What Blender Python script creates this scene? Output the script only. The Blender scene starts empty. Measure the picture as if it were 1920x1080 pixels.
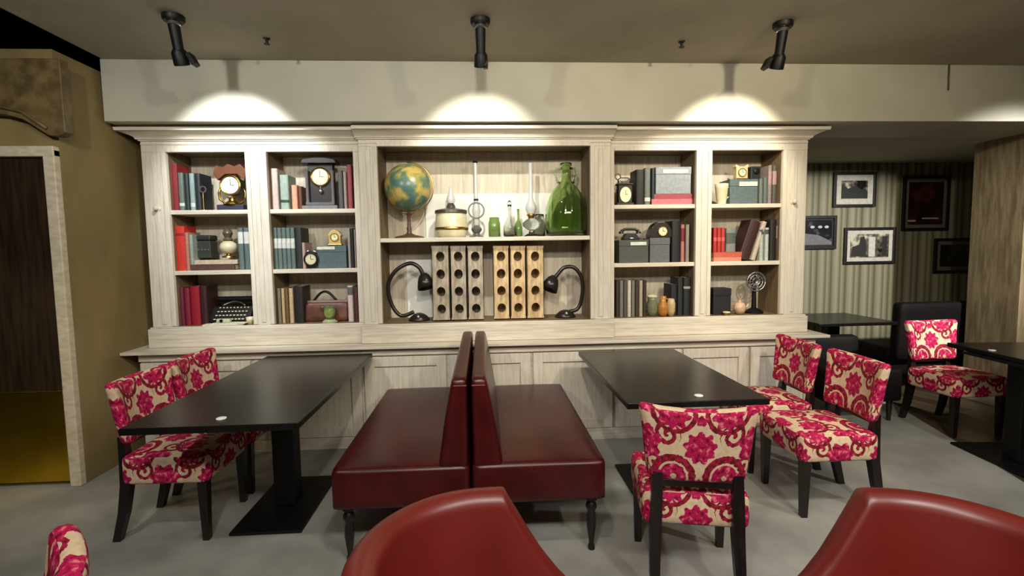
import bpy, bmesh, math, random
from mathutils import Vector, Matrix
random.seed(7)
S = bpy.context.scene
COL = S.collection

# ---------------------------------------------------------------- camera
FPX = 930.0
PITCH, ROLL, YAW = 0.0759587, -0.0148977, 0.0571537
_f = Vector((math.sin(YAW) * math.cos(PITCH), math.cos(YAW) * math.cos(PITCH), -math.sin(PITCH)))
_r = _f.cross(Vector((0, 0, 1))).normalized()
_u = _r.cross(_f)
CR = _r * math.cos(ROLL) + _u * math.sin(ROLL)
CU = -_r * math.sin(ROLL) + _u * math.cos(ROLL)
CAMPOS = Vector((0, 0, 1.5))
cd = bpy.data.cameras.new('camera')
cam = bpy.data.objects.new('camera', cd)
COL.objects.link(cam)
M3 = Matrix((CR, CU, -_f)).transposed()
cam.matrix_world = Matrix.Translation(CAMPOS) @ M3.to_4x4()
cd.sensor_width = 36
cd.lens = FPX / 1920 * 36
cd.clip_start = 0.02
S.camera = cam
S.view_settings.view_transform = 'Standard'
S.view_settings.look = 'None'
S.view_settings.gamma = 1
S.view_settings.use_curve_mapping = False
S.view_settings.exposure = 0.0


def at(px, py, Y):
    """world point at depth Y seen at photo pixel (px, py)"""
    d = _f + CR * ((px - 960) / FPX) - CU * ((py - 540) / FPX)
    return CAMPOS + d * (Y / d.y)


# ---------------------------------------------------------------- world and lamps
w = bpy.data.worlds.new('world')
S.world = w
w.use_nodes = True
w.node_tree.nodes['Background'].inputs[0].default_value = (0.9, 0.85, 0.7, 1)
w.node_tree.nodes['Background'].inputs[1].default_value = 0.05


def spot(name, loc, to, watts, deg, blend, col=(1, .93, .8), size=.04):
    l = bpy.data.lights.new(name, 'SPOT')
    l.energy = watts
    l.spot_size = math.radians(deg)
    l.spot_blend = blend
    l.color = col
    l.shadow_soft_size = size
    o = bpy.data.objects.new(name, l)
    o.location = loc
    o.rotation_euler = (Vector(to) - Vector(loc)).to_track_quat('-Z', 'Y').to_euler()
    COL.objects.link(o)
    return o


LAMPX = (-1.735, 0.01, 1.855)
LAMPCOL = ((.93, .97, 1), (1, .96, .86), (1, .91, .74))
for lx, lc in zip(LAMPX, LAMPCOL):
    spot('spotlight', (lx, 3.10, 2.63), (lx, 3.70, 2.20), 125, 82, .45, lc, .02)
# ceiling spots of the room, the rows in front of and above the photographer, then two added fill lamps
spot('unseen_spotlight', (-1.735, 1.05, 2.75), (-1.5, 3.6, 2.0), 95, 120, .8, (.97, .97, .95), .05)
spot('unseen_spotlight', (0.01, 1.05, 2.75), (0.1, 3.6, 1.9), 104, 120, .8, (1, .92, .78), .05)
spot('unseen_spotlight', (1.855, 1.05, 2.75), (1.9, 3.6, 1.9), 142, 120, .8, (1, .87, .64), .05)
spot('unseen_spotlight', (4.38, 2.0, 2.55), (3.9, 5.5, .8), 560, 56, .7, (1, .98, .93), .05)
spot('unseen_spotlight', (3.1, 0.9, 2.75), (2.9, 2.6, 0), 120, 100, .9, (.95, .98, 1), .06)
for lx in (-.5, 1.55):
    spot('unseen_spotlight', (lx, -0.3, 2.75), (lx + .1, 1.4, .5), 90, 100, .9, (1, .95, .88), .09)
spot('door_fill_light', (-4.0, 1.2, 2.5), (-2.72, 3.35, .3), 45, 40, .8, (1, .88, .5), .05)  # added unseen lamp: brightens the door wall, makes the kick plate glow
spot('unseen_spotlight', (-1.0, 1.2, 2.75), (-2.66, 3.4, 1.5), 42, 62, .8, (1, .95, .84), .05)  # unseen spot added to lift the olive wall on the left


def area(name, loc, rot, sx, sy, watts, col):
    l = bpy.data.lights.new(name, 'AREA')
    l.shape = 'RECTANGLE'
    l.size, l.size_y = sx, sy
    l.energy = watts
    l.color = col
    o = bpy.data.objects.new(name, l)
    o.location = loc
    o.rotation_euler = rot
    COL.objects.link(o)


area('soft_fill_light', (0.6, -0.2, 2.82), (math.radians(12), 0, 0), 2.6, .6, 80, (1, .96, .89))  # added unseen fill, broad soft light from above the camera

# ---------------------------------------------------------------- materials
class E:
    """small expression helper on shader math nodes"""
    nt = None

    def __init__(s, v): s.v = v

    @staticmethod
    def m(op, *a):
        n = E.nt.nodes.new('ShaderNodeMath')
        n.operation = op
        for i, x in enumerate(a):
            x = x.v if isinstance(x, E) else x
            if isinstance(x, (int, float)): n.inputs[i].default_value = x
            else: E.nt.links.new(x, n.inputs[i])
        return E(n.outputs[0])

    def __add__(s, o): return E.m('ADD', s, o)
    __radd__ = __add__
    def __sub__(s, o): return E.m('SUBTRACT', s, o)
    def __rsub__(s, o): return E.m('SUBTRACT', o, s)
    def __mul__(s, o): return E.m('MULTIPLY', s, o)
    __rmul__ = __mul__
    def __truediv__(s, o): return E.m('DIVIDE', s, o)
    def __lt__(s, o): return E.m('LESS_THAN', s, o)
    def __gt__(s, o): return E.m('GREATER_THAN', s, o)


def srgb(r, g, b):
    def c(x):
        x /= 255
        return x / 12.92 if x <= .04045 else ((x + .055) / 1.055) ** 2.4
    return (c(r), c(g), c(b), 1)


def base_mat(name, rough=.5, metal=0.0, spec=.5):
    m = bpy.data.materials.new(name)
    m.use_nodes = True
    p = m.node_tree.nodes['Principled BSDF']
    p.inputs['Roughness'].default_value = rough
    p.inputs['Metallic'].default_value = metal
    p.inputs['Specular IOR Level'].default_value = spec
    return m, m.node_tree, p


def coords(nt, scale=(1, 1, 1), kind='Object'):
    t = nt.nodes.new('ShaderNodeTexCoord')
    mp = nt.nodes.new('ShaderNodeMapping')
    mp.inputs['Scale'].default_value = scale
    nt.links.new(t.outputs[kind], mp.inputs[0])
    return mp.outputs[0]


def noise(nt, vec, scale=5, detail=4, rough=.55):
    n = nt.nodes.new('ShaderNodeTexNoise')
    n.inputs['Scale'].default_value = scale
    n.inputs['Detail'].default_value = detail
    n.inputs['Roughness'].default_value = rough
    if vec is not None: nt.links.new(vec, n.inputs['Vector'])
    return n.outputs[0]


def ramp(nt, fac, stops):
    r = nt.nodes.new('ShaderNodeValToRGB')
    e = r.color_ramp.elements
    while len(e) < len(stops): e.new(.5)
    for i, (p, c) in enumerate(stops):
        e[i].position = p
        e[i].color = c
    nt.links.new(fac.v if isinstance(fac, E) else fac, r.inputs[0])
    return r.outputs[0]


def bump(nt, p, h, strength=.2, dist=.01):
    b = nt.nodes.new('ShaderNodeBump')
    b.inputs['Strength'].default_value = strength
    b.inputs['Distance'].default_value = dist
    nt.links.new(h, b.inputs['Height'])
    nt.links.new(b.outputs[0], p.inputs['Normal'])


def mottled(name, c1, c2, scale=(1, 1, 1), ns=5, rough=.5, metal=0.0, bmp=0.0, spec=.5, lo=.35, hi=.65, detail=4):
    m, nt, p = base_mat(name, rough, metal, spec)
    n = noise(nt, coords(nt, scale), ns, detail)
    nt.links.new(ramp(nt, n, [(lo, c1), (hi, c2)]), p.inputs['Base Color'])
    if bmp: bump(nt, p, n, bmp)
    return m


_cache = {}


def cloth(rgb, rough=.6):
    """bookcloth or painted colour, slightly worn"""
    k = (rgb, rough)
    if k not in _cache:
        g_ = sum(rgb) / 3
        q = 0 if max(rgb) - min(rgb) > 60 else .3
        c = srgb(*[v * (1 - q) + g_ * q for v in rgb])
        d = (c[0] * .78, c[1] * .78, c[2] * .78, 1)
        _cache[k] = mottled('cloth_%d_%d_%d' % rgb, d, c, (1, 1, 1), 40, rough)
    return _cache[k]


M = {}
M['whitewash'] = mottled('whitewashed_wood', srgb(194, 186, 168), srgb(214, 206, 190), (22, 22, 1.6), 3, .55, bmp=.15, lo=.3, hi=.62, detail=6)
M['whitewash_h'] = mottled('whitewashed_wood_across', srgb(188, 179, 160), srgb(215, 206, 189), (1.6, 22, 22), 3, .55, bmp=.15, lo=.3, hi=.62, detail=6)
M['carcass'] = mottled('bookcase_carcass_brown', srgb(92, 74, 50), srgb(120, 100, 72), (16, 16, 1.2), 3, .65, lo=.3, hi=.62)  # brown, darker than the face frame and back boards
M['backboard'] = mottled('bookcase_backboard', srgb(188, 177, 154), srgb(212, 202, 182), (16, 16, 1.2), 3, .65, bmp=.1, lo=.3, hi=.62)
M['beam'] = mottled('painted_beam', srgb(172, 168, 150), srgb(184, 180, 162), (1, 1, 1), 2, .6)
M['ceiling'] = mottled('ceiling_paint', srgb(160, 153, 134), srgb(176, 169, 150), (1, 1, 1), 1.5, .8)
M['olive'] = mottled('olive_wall_paint', srgb(122, 104, 62), srgb(146, 128, 84), (1, 1, .5), 2.2, .55, bmp=.05)
M['floor'] = mottled('grey_floor', srgb(126, 124, 117), srgb(166, 164, 156), (1, 1, 1), 2.2, .55, lo=.3, hi=.7, detail=6)
M['black'] = mottled('black_paint', srgb(10, 10, 10), srgb(20, 19, 18), (1, 1, 1), 20, .45)
M['void'] = mottled('black_void', srgb(4, 4, 4), srgb(8, 8, 8), (1, 1, 1), 5, .9, spec=.1)
M['legwood'] = mottled('black_stained_wood', srgb(14, 9, 8), srgb(30, 20, 17), (20, 20, 3), 3, .35)
M['tabletop'] = mottled('black_table_laminate', srgb(10, 9, 9), srgb(17, 15, 14), (6, 1, 1), 6, .3, spec=.4)
M['iron'] = mottled('black_iron', srgb(6, 6, 6), srgb(13, 13, 13), (1, 1, 1), 30, .5, spec=.3)
M['brass'] = mottled('brass', srgb(168, 132, 58), srgb(205, 170, 92), (1, 1, 1), 20, .3, 1)
M['kick'] = mottled('brass_kickplate', srgb(196, 160, 40), srgb(220, 184, 56), (1, 1, 1), 4, .27, 1)
M['steel'] = mottled('steel', srgb(150, 150, 148), srgb(185, 184, 180), (1, 1, 1), 20, .3, .9)
M['doorwood'] = mottled('dark_door_wood', srgb(22, 13, 6), srgb(52, 34, 16), (14, 14, 1), 3, .5, detail=6)
M['frame_paint'] = mottled('cream_frame_paint', srgb(190, 175, 148), srgb(212, 200, 176), (3, 3, 8), 5, .5)
M['pelmet'] = mottled('carved_pelmet_wood', srgb(82, 66, 38), srgb(116, 98, 60), (3, 3, 3), 4, .5, bmp=.1)
M['leather'] = mottled('oxblood_leather', srgb(54, 7, 7), srgb(68, 10, 10), (1, 1, 1), 7, .33, spec=.4, bmp=.04)
M['redleather'] = mottled('red_leather', srgb(100, 20, 14), srgb(114, 25, 17), (1, 1, 1), 3, .41, spec=.75)
M['paper'] = mottled('paper_pages', srgb(200, 190, 160), srgb(224, 214, 188), (1, 1, 60), 5, .8)
M['cream'] = mottled('cream_enamel', srgb(196, 186, 150), srgb(222, 214, 184), (1, 1, 1), 12, .35)
M['light_patch'] = mottled('light_patch_white', srgb(226, 226, 214), srgb(240, 240, 230), (1, 1, 1), 4, .5)  # white of the panels that stand in for spotlight patches
M['dial'] = mottled('clock_dial', srgb(214, 206, 160), srgb(236, 230, 196), (1, 1, 1), 40, .4)
M['dialblue'] = mottled('pale_blue_dial', srgb(186, 214, 212), srgb(230, 236, 226), (1, 1, 1), 30, .35)
M['hole'] = mottled('dark_hole', srgb(22, 14, 8), srgb(40, 26, 14), (1, 1, 1), 20, .8)
M['rackgrey'] = mottled('grey_weathered_wood', srgb(128, 116, 98), srgb(178, 166, 146), (10, 10, 2), 4, .7, bmp=.1)
M['racktan'] = mottled('tan_weathered_wood', srgb(160, 132, 92), srgb(212, 186, 140), (10, 10, 2), 4, .7, bmp=.1)
M['baglather'] = mottled('brown_bag_leather', srgb(72, 34, 24), srgb(108, 58, 42), (1, 1, 1), 14, .45)
M['pillar'] = mottled('pillar_limed_wood', srgb(108, 93, 68), srgb(146, 130, 100), (9, 9, 1.2), 3, .55, bmp=.1, detail=6)
M['marker'] = mottled('white_enamel', srgb(230, 230, 226), srgb(240, 240, 236), (1, 1, 1), 9, .3)


def glass(name, col, rough=.03, trans=1.0, alpha=1.0):
    m, nt, p = base_mat(name, rough)
    n = noise(nt, coords(nt), 6)
    d = tuple(c * .85 for c in col[:3]) + (1,)
    nt.links.new(ramp(nt, n, [(.3, d), (.7, col)]), p.inputs['Base Color'])
    p.inputs['Transmission Weight'].default_value = trans
    p.inputs['IOR'].default_value = 1.45
    return m


M['glass'] = glass('clear_glass', (.93, .95, .92, 1))
M['greenglass'] = glass('green_glass', (.70, .86, .52, 1), .03, 1.0)
M['chimneyglass'] = glass('frosted_chimney_glass', (.92, .92, .88, 1), .25, .45)
M['ltgreenglass'] = glass('light_green_glass', (.45, .62, .22, 1), .08, .8)
M['amberglass'] = glass('amber_glass', (.6, .3, .05, 1), .1, .6)


def wood_floor():
    m, nt, p = base_mat('dark_plank_floor', .3)
    v = coords(nt)
    b = nt.nodes.new('ShaderNodeTexBrick')
    b.inputs['Scale'].default_value = 1
    b.inputs['Brick Width'].default_value = 1.3
    b.inputs['Row Height'].default_value = .13
    b.inputs['Mortar Size'].default_value = .003
    b.inputs['Color1'].default_value = srgb(62, 50, 38)
    b.inputs['Color2'].default_value = srgb(88, 74, 56)
    b.inputs['Mortar'].default_value = srgb(20, 16, 12)
    mp = nt.nodes.new('ShaderNodeMapping')
    mp.inputs['Rotation'].default_value = (0, 0, math.radians(72))
    nt.links.new(v, mp.inputs[0])
    nt.links.new(mp.outputs[0], b.inputs['Vector'])
    nt.links.new(b.outputs[0], p.inputs['Base Color'])
    return m


M['woodfloor'] = wood_floor()


def stripes():
    m, nt, p = base_mat('striped_wallpaper', .7)
    E.nt = nt
    t = nt.nodes.new('ShaderNodeTexCoord')
    s = nt.nodes.new('ShaderNodeSeparateXYZ')
    nt.links.new(t.outputs['Object'], s.inputs[0])
    x = E(s.outputs[0])
    f = E.m('FRACT', x / .176)
    c = ramp(nt, f, [(0, srgb(86, 80, 60)), (.16, srgb(132, 126, 100)), (.40, srgb(150, 146, 120)), (.55, srgb(118, 114, 88)),
                     (.62, srgb(96, 92, 68)), (.74, srgb(140, 140, 116)), (.9, srgb(120, 114, 90)), (1, srgb(86, 80, 60))])
    nt.links.new(c, p.inputs['Base Color'])
    return m


M['stripes'] = stripes()


def damask():
    m, nt, p = base_mat('magenta_damask_fabric', .75, spec=.25)
    E.nt = nt
    t = nt.nodes.new('ShaderNodeTexCoord')
    s = nt.nodes.new('ShaderNodeSeparateXYZ')
    nt.links.new(t.outputs['UV'], s.inputs[0])
    nz = noise(nt, coords(nt, (1, 1, 1), 'UV'), 60, 2)
    wob = (E(nz) - .5) * .016
    u = E.m('PINGPONG', E(s.outputs[0]) + wob + 4.8, .24)
    v = E.m('WRAP', E(s.outputs[1]) + wob, .22, -.22)

    def polar(cx, cy):
        a, b = u - cx, v - cy
        return E.m('SQRT', a * a + b * b), E.m('ARCTAN2', b, a), a, b

    fl = None
    masks = []
    for cx, cy, R, k in ((0, 0, .066, 9), (.108, .145, .062, 8), (.24, .01, .072, 7), (.0, -.205, .066, 8), (.24, .20, .070, 8), (.20, -.17, .056, 7), (.0, .12, .022, 5)):
        r, a, _, _ = polar(cx, cy)
        masks.append(r < (E.m('SINE', a * k) * .13 + 1.0) * R)
    flowers = masks[0]
    for q in masks[1:]: flowers = E.m('MAXIMUM', flowers, q)
    # arched leaves under the middle flower
    r, a, da, db = polar(.118, -.135)
    cres = (r < .102) * (r > .070) * (db > -.02)
    cres2 = (r < .060) * (r > .014) * (db > -.03)
    # outline arcs around the upper flowers
    r2, a2, d2a, d2b = polar(.105, .15)
    arc = (r2 < .092) * (r2 > .072) * (d2b < .03)
    # scrolls
    r3, a3, _, _ = polar(.135, .05)
    sp = E.m('FRACT', r3 / .034 - a3 / 6.28318)
    scroll = (sp < .52) * (r3 < .055)
    r4, a4, _, _ = polar(.05, -.10)
    r5, a5, _, _ = polar(.2, -.075)
    sp2 = E.m('FRACT', r5 / .03 + a5 / 6.28318)
    scroll2 = (sp2 < .45) * (r5 < .04)
    dark = E.m('MAXIMUM', E.m('MAXIMUM', cres, scroll), E.m('MAXIMUM', arc, scroll2))
    pink = E.m('MAXIMUM', flowers, cres2)
    allm = E.m('MAXIMUM', dark, pink)
    n2 = noise(nt, coords(nt, (1, 1, 1), 'UV'), 42, 3)
    cp = ramp(nt, n2, [(.38, srgb(112, 6, 36)), (.48, srgb(190, 14, 88)), (.55, srgb(168, 16, 56)), (.64, srgb(224, 110, 130))])
    cdk = ramp(nt, n2, [(.42, srgb(98, 18, 22)), (.6, srgb(170, 26, 62))])
    cc = ramp(nt, n2, [(.3, srgb(200, 172, 138)), (.7, srgb(220, 196, 164))])

    def mix(f, A, B):
        x = nt.nodes.new('ShaderNodeMix')
        x.data_type = 'RGBA'
        nt.links.new(f.v, x.inputs[0])
        nt.links.new(A, x.inputs[6])
        nt.links.new(B, x.inputs[7])
        return x.outputs[2]
    c = mix(dark, cc, cdk)
    c = mix(pink, c, cp)
    nt.links.new(c, p.inputs['Base Color'])
    h = allm * .5
    bump(nt, p, h.v, .15, .002)
    return m


M['damask'] = damask()


def globe_mat():
    m, nt, p = base_mat('globe_map', .3)
    n = noise(nt, coords(nt), 6.5, 4)
    n.node.inputs['Distortion'].default_value = .3
    c = ramp(nt, n, [(.44, srgb(74, 104, 96)), (.5, srgb(98, 122, 100)), (.53, srgb(140, 136, 76)), (.6, srgb(186, 164, 92)), (.7, srgb(190, 140, 80))])
    nt.links.new(c, p.inputs['Base Color'])
    return m


M['globe'] = globe_mat()


def photo_mat(name, c0, c1, c2, sc, seed):
    m, nt, p = base_mat(name, .25)
    v = coords(nt, (1, 1, 1))
    mp = v.node
    mp.inputs['Location'].default_value = (seed, seed * 1.7, seed * .3)
    n = noise(nt, v, sc, 3)
    nt.links.new(ramp(nt, n, [(.38, c0), (.5, c1), (.6, c2)]), p.inputs['Base Color'])
    return m


# ---------------------------------------------------------------- mesh helpers
class MB:
    def __init__(s): s.bm = bmesh.new(); s.uv = None

    def box(s, x0, x1, y0, y1, z0, z1, bev=0.0, seg=2, mat=None):
        b = bmesh.new()
        bmesh.ops.create_cube(b, size=1)
        for v in b.verts:
            v.co = Vector(((x0 + x1) / 2 + v.co.x * (x1 - x0), (y0 + y1) / 2 + v.co.y * (y1 - y0), (z0 + z1) / 2 + v.co.z * (z1 - z0)))
        if bev: bmesh.ops.bevel(b, geom=b.edges[:], offset=bev, segments=seg, affect='EDGES', profile=.5)
        return s._merge(b, mat)

    def _merge(s, b, mat=None):
        if mat is not None: bmesh.ops.transform(b, matrix=mat, verts=b.verts)
        me = bpy.data.meshes.new('t')
        b.to_mesh(me)
        b.free()
        s.bm.from_mesh(me)
        bpy.data.meshes.remove(me)
        return s

    def prism(s, pts, axis, a0, a1, bev=0.0):
        """pts: outline in the plane across axis; 'y': (x,z), 'x': (y,z), 'z': (x,y)"""
        b = bmesh.new()

        def P(p, a): return {'y': (p[0], a, p[1]), 'x': (a, p[0], p[1]), 'z': (p[0], p[1], a)}[axis]
        v0 = [b.verts.new(P(p, a0)) for p in pts]
        v1 = [b.verts.new(P(p, a1)) for p in pts]
        b.faces.new(v0)
        b.faces.new(v1[::-1])
        n = len(pts)
        for i in range(n): b.faces.new((v0[i], v1[i], v1[(i + 1) % n], v0[(i + 1) % n]))
        bmesh.ops.recalc_face_normals(b, faces=b.faces)
        if bev: bmesh.ops.bevel(b, geom=b.edges[:], offset=bev, segments=2, affect='EDGES', profile=.5)
        return s._merge(b)

    def cyl(s, p0, p1, r0, r1=None, seg=20):
        r1 = r0 if r1 is None else r1
        p0, p1 = Vector(p0), Vector(p1)
        d = p1 - p0
        b = bmesh.new()
        bmesh.ops.create_cone(b, cap_ends=True, segments=seg, radius1=r0, radius2=r1, depth=d.length)
        return s._merge(b, Matrix.Translation((p0 + p1) / 2) @ d.to_track_quat('Z', 'Y').to_matrix().to_4x4())

    def lathe(s, prof, c=(0, 0, 0), seg=24, mat=None):
        b = bmesh.new()
        rings = []
        for r, z in prof:
            if r < 1e-5: rings.append([b.verts.new((0, 0, z))])
            else: rings.append([b.verts.new((r * math.cos(2 * math.pi * i / seg), r * math.sin(2 * math.pi * i / seg), z)) for i in range(seg)])
        for a, d in zip(rings, rings[1:]):
            for i in range(seg):
                j = (i + 1) % seg
                if len(a) == 1 and len(d) == 1: continue
                if len(a) == 1: b.faces.new((a[0], d[j], d[i]))
                elif len(d) == 1: b.faces.new((a[i], a[j], d[0]))
                else: b.faces.new((a[i], a[j], d[j], d[i]))
        bmesh.ops.recalc_face_normals(b, faces=b.faces)
        m = Matrix.Translation(c)
        if mat is not None: m = m @ mat
        return s._merge(b, m)

    def tube(s, pts, r, seg=10, taper=None):
        pts = [Vector(p) for p in pts]
        b = bmesh.new()
        rings = []
        up = Vector((0, 0, 1))
        prev = None
        for i, p in enumerate(pts):
            t = (pts[min(i + 1, len(pts) - 1)] - pts[max(i - 1, 0)]).normalized()
            if prev is None:
                n = t.cross(up)
                if n.length < .1: n = t.cross(Vector((0, 1, 0)))
            else: n = prev - t * prev.dot(t)
            n.normalize()
            prev = n
            q = t.cross(n)
            rr = r if taper is None else r * taper[i]
            rings.append([b.verts.new(p + n * rr * math.cos(2 * math.pi * k / seg) + q * rr * math.sin(2 * math.pi * k / seg)) for k in range(seg)])
        for a, d in zip(rings, rings[1:]):
            for k in range(seg): b.faces.new((a[k], a[(k + 1) % seg], d[(k + 1) % seg], d[k]))
        b.faces.new(rings[0][::-1])
        b.faces.new(rings[-1])
        bmesh.ops.recalc_face_normals(b, faces=b.faces)
        return s._merge(b)

    def sweep(s, pts, sections):
        """square bar through pts with (w, d) half sizes along x and y"""
        b = bmesh.new()
        rings = []
        for p, (hw, hd) in zip(pts, sections):
            c = .25
            ring = []
            for sx, sy in ((1, 1), (-1, 1), (-1, -1), (1, -1)):
                ring.append(b.verts.new((p[0] + sx * hw, p[1] + sy * hd, p[2])))
            rings.append(ring)
        for a, d in zip(rings, rings[1:]):
            for k in range(4): b.faces.new((a[k], a[(k + 1) % 4], d[(k + 1) % 4], d[k]))
        b.faces.new(rings[0][::-1])
        b.faces.new(rings[-1])
        bmesh.ops.recalc_face_normals(b, faces=b.faces)
        return s._merge(b)

    def sphere(s, c, r, sz=1.0, seg=24):
        b = bmesh.new()
        bmesh.ops.create_uvsphere(b, u_segments=seg, v_segments=seg // 2, radius=r)
        return s._merge(b, Matrix.Translation(c) @ Matrix.Diagonal((1, 1, sz, 1)))

    def cushion(s, dim, r, deform=None, n=(14, 8, 10), uvoff=(0, 0)):
        """rounded box centred on 0 with UVs in metres, then deformed"""
        L = s.bm.loops.layers.uv.get('UVMap') or s.bm.loops.layers.uv.new('UVMap')
        hx, hy, hz = dim[0] / 2, dim[1] / 2, dim[2] / 2
        H = (hx, hy, hz)

        def rnd(p):
            q = Vector([max(-H[i] + r, min(H[i] - r, p[i])) for i in range(3)])
            d = p - q
            if d.length > 1e-9: return q + d.normalized() * r
            return p
        for ax in range(3):
            a1, a2 = [(1, 2), (0, 2), (0, 1)][ax]
            for sg in (-1, 1):
                grid = []
                for i in range(n[a1] + 1):
                    row = []
                    for j in range(n[a2] + 1):
                        p = Vector((0, 0, 0))
                        p[ax] = H[ax] * sg
                        # denser towards the rounded rims
                        ti = i / n[a1] * 2 - 1
                        tj = j / n[a2] * 2 - 1
                        ti = math.sin(ti * math.pi / 2) * .6 + ti * .4
                        tj = math.sin(tj * math.pi / 2) * .6 + tj * .4
                        p[a1] = H[a1] * ti
                        p[a2] = H[a2] * tj
                        uv = (p[a1] + uvoff[0], p[a2] + uvoff[1])
                        if ax == 0: uv = (p.y + hx + uvoff[0], p.z + uvoff[1])
                        q = rnd(p)
                        if deform: q = deform(q)
                        row.append((s.bm.verts.new(q), uv))
                    grid.append(row)
                for i in range(n[a1]):
                    for j in range(n[a2]):
                        c = [grid[i][j], grid[i + 1][j], grid[i + 1][j + 1], grid[i][j + 1]]
                        f = s.bm.faces.new([k[0] for k in c])
                        for lp, k in zip(f.loops, c): lp[L].uv = k[1]
        bmesh.ops.remove_doubles(s.bm, verts=s.bm.verts, dist=1e-5)
        bmesh.ops.recalc_face_normals(s.bm, faces=s.bm.faces)
        return s

    def build(s, name, mat, parent=None, smooth=False, label=None):
        me = bpy.data.meshes.new(name)
        s.bm.to_mesh(me)
        s.bm.free()
        if smooth:
            me.polygons.foreach_set('use_smooth', [True] * len(me.polygons))
        me.materials.append(M[mat] if isinstance(mat, str) else mat)
        o = bpy.data.objects.new(name, me)
        COL.objects.link(o)
        if parent: o.parent = parent
        if label: o['label'] = label
        if smooth == 'auto':
            try: me.set_sharp_from_angle(angle=math.radians(40))
            except Exception: pass
        return o


def tag(o, label, cat, group=None):
    o['label'] = label
    o['category'] = cat
    if group: o['group'] = group
    return o


def thing(name, label, cat, loc=(0, 0, 0), rz=0.0, group=None, ry=0.0):
    o = bpy.data.objects.new(name, None)
    o.empty_display_size = .05
    COL.objects.link(o)
    o.location = loc
    o.rotation_euler = (0, ry, rz)
    return tag(o, label, cat, group)


def struct(name, mb, mat, **k):
    o = mb.build(name, mat, **k)
    if o.parent is None: o['kind'] = 'structure'
    return o


def dup(root, loc, rz, label, group=None):
    r = root.copy()
    COL.objects.link(r)
    r.location = loc
    r.rotation_euler = (0, 0, rz)
    r['label'] = label
    if group: r['group'] = group
    for ch in list(root.children):
        c = ch.copy()
        COL.objects.link(c)
        c.parent = r
        for g in list(ch.children):
            d = g.copy()
            COL.objects.link(d)
            d.parent = c
    return r


# ---------------------------------------------------------------- the room
CZ = 2.86       # ceiling height
BY = 3.70       # front of the beam
BZ = 2.44       # underside of the beam


def fx(Y): return 3.36 + (Y - 2.82) * .311     # the edge of the grey floor


struct('floor', MB().prism([(-5.2, -2.6), (fx(-2.6), -2.6), (fx(5.6), 5.6), (-5.2, 5.6)], 'z', -.1, 0), 'floor')
struct('floor_planks', MB().prism([(fx(-2.6) + .012, -2.6), (7.2, -2.6), (7.2, 5.6), (fx(5.6) + .012, 5.6)], 'z', -.1, 0), 'woodfloor')
struct('trim_1', MB().prism([(fx(-2.6), -2.6), (fx(-2.6) + .012, -2.6), (fx(5.6) + .012, 5.6), (fx(5.6), 5.6)], 'z', -.1, .003), 'steel')
struct('ceiling', MB().box(-2.6, 7.2, -2.6, BY, CZ, CZ + .12), 'ceiling')
struct('trim_2', MB().box(-2.62, 7.2, BY, 4.25, BZ, CZ + .12), 'beam')
struct('ceiling_alcove', MB().box(2.62, 7.2, 4.25, 5.56, BZ, BZ + .3), 'ceiling')
struct('ceiling_void', MB().box(-5.2, -2.6, -2.6, 5.6, 3.7, 3.8), 'void')
struct('wall_void', MB().box(-5.2, -2.6, 4.3, 4.4, 2.0, 3.7), 'void')
struct('wall_left', MB().box(-5.2, -2.655, 3.35, 4.3, 0, 2.79), 'olive')
struct('wall_back', MB().box(-2.655, 2.62, 4.25, 4.35, 0, CZ), 'backboard')
struct('wall_alcove_side', MB().box(2.62, 2.72, 4.35, 5.56, 0, BZ), 'stripes')
struct('wall_alcove', MB().box(2.72, 7.2, 5.56, 5.66, 0, BZ + .3), 'stripes')
struct('wall_right', MB().box(7.2, 7.3, -2.6, 5.66, 0, CZ), 'olive')
struct('wall_rear', MB().box(-5.2, 7.2, -2.7, -2.6, 0, 3.7), 'olive')
struct('wall_far_left', MB().box(-5.3, -5.2, -2.7, 4.3, 0, 3.8), 'void')
struct('wall_pillar', MB().box(4.68, 5.5, 4.06, 4.53, .10, BZ), 'pillar')
struct('baseboard_pillar', MB().box(4.66, 5.5, 4.04, 4.55, 0, .10, .004), 'frame_paint')

# door with its frame and brass kick plate
dY = 3.35
d1 = thing('door_1', 'dark wooden door with a brass kick plate and cream frame', 'door', (-3.26, dY, 0))
del d1['label'], d1['category']
d1['kind'] = 'structure'
leaf = MB().box(-.70, .535, -.02, -.002, .02, 2.12, .003).build('door_leaf', 'doorwood', d1)
MB().box(-.66, .52, -.028, -.021, .03, .635, .002).build('kick_plate', 'kick', leaf)
f = MB()
f.box(.536, .605, -.05, -.001, 0, 2.17, .006)
f.box(-.85, .605, -.052, -.001, 2.125, 2.19, .006)
f.build('door_frame', 'frame_paint', d1)
# carved pelmet above the door
pts = [(-3.9, 2.34), (-3.9, 2.71), (-2.56, 2.71), (-2.56, 2.27), (-2.60, 2.245), (-2.66, 2.25), (-2.72, 2.29), (-2.80, 2.345), (-2.90, 2.375), (-3.05, 2.385), (-3.4, 2.36)]
pel = thing('door_pelmet', 'dark carved wooden pelmet board with a scrolled lower edge above the door', 'pelmet', (-3.2, 3.3, 2.5))
pm = MB().prism([(x + 3.2, z - 2.5) for x, z in pts], 'y', -.02, .048, .004)
pm.build('board', 'pelmet', pel)
MB().tube([(x + 3.2, -.026, z - 2.5 + .03) for x, z in [(-3.4, 2.37), (-3.05, 2.395), (-2.90, 2.385), (-2.80, 2.36), (-2.72, 2.30), (-2.66, 2.26)]], .011).build('scroll_moulding', 'pelmet', pel, True)

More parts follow.
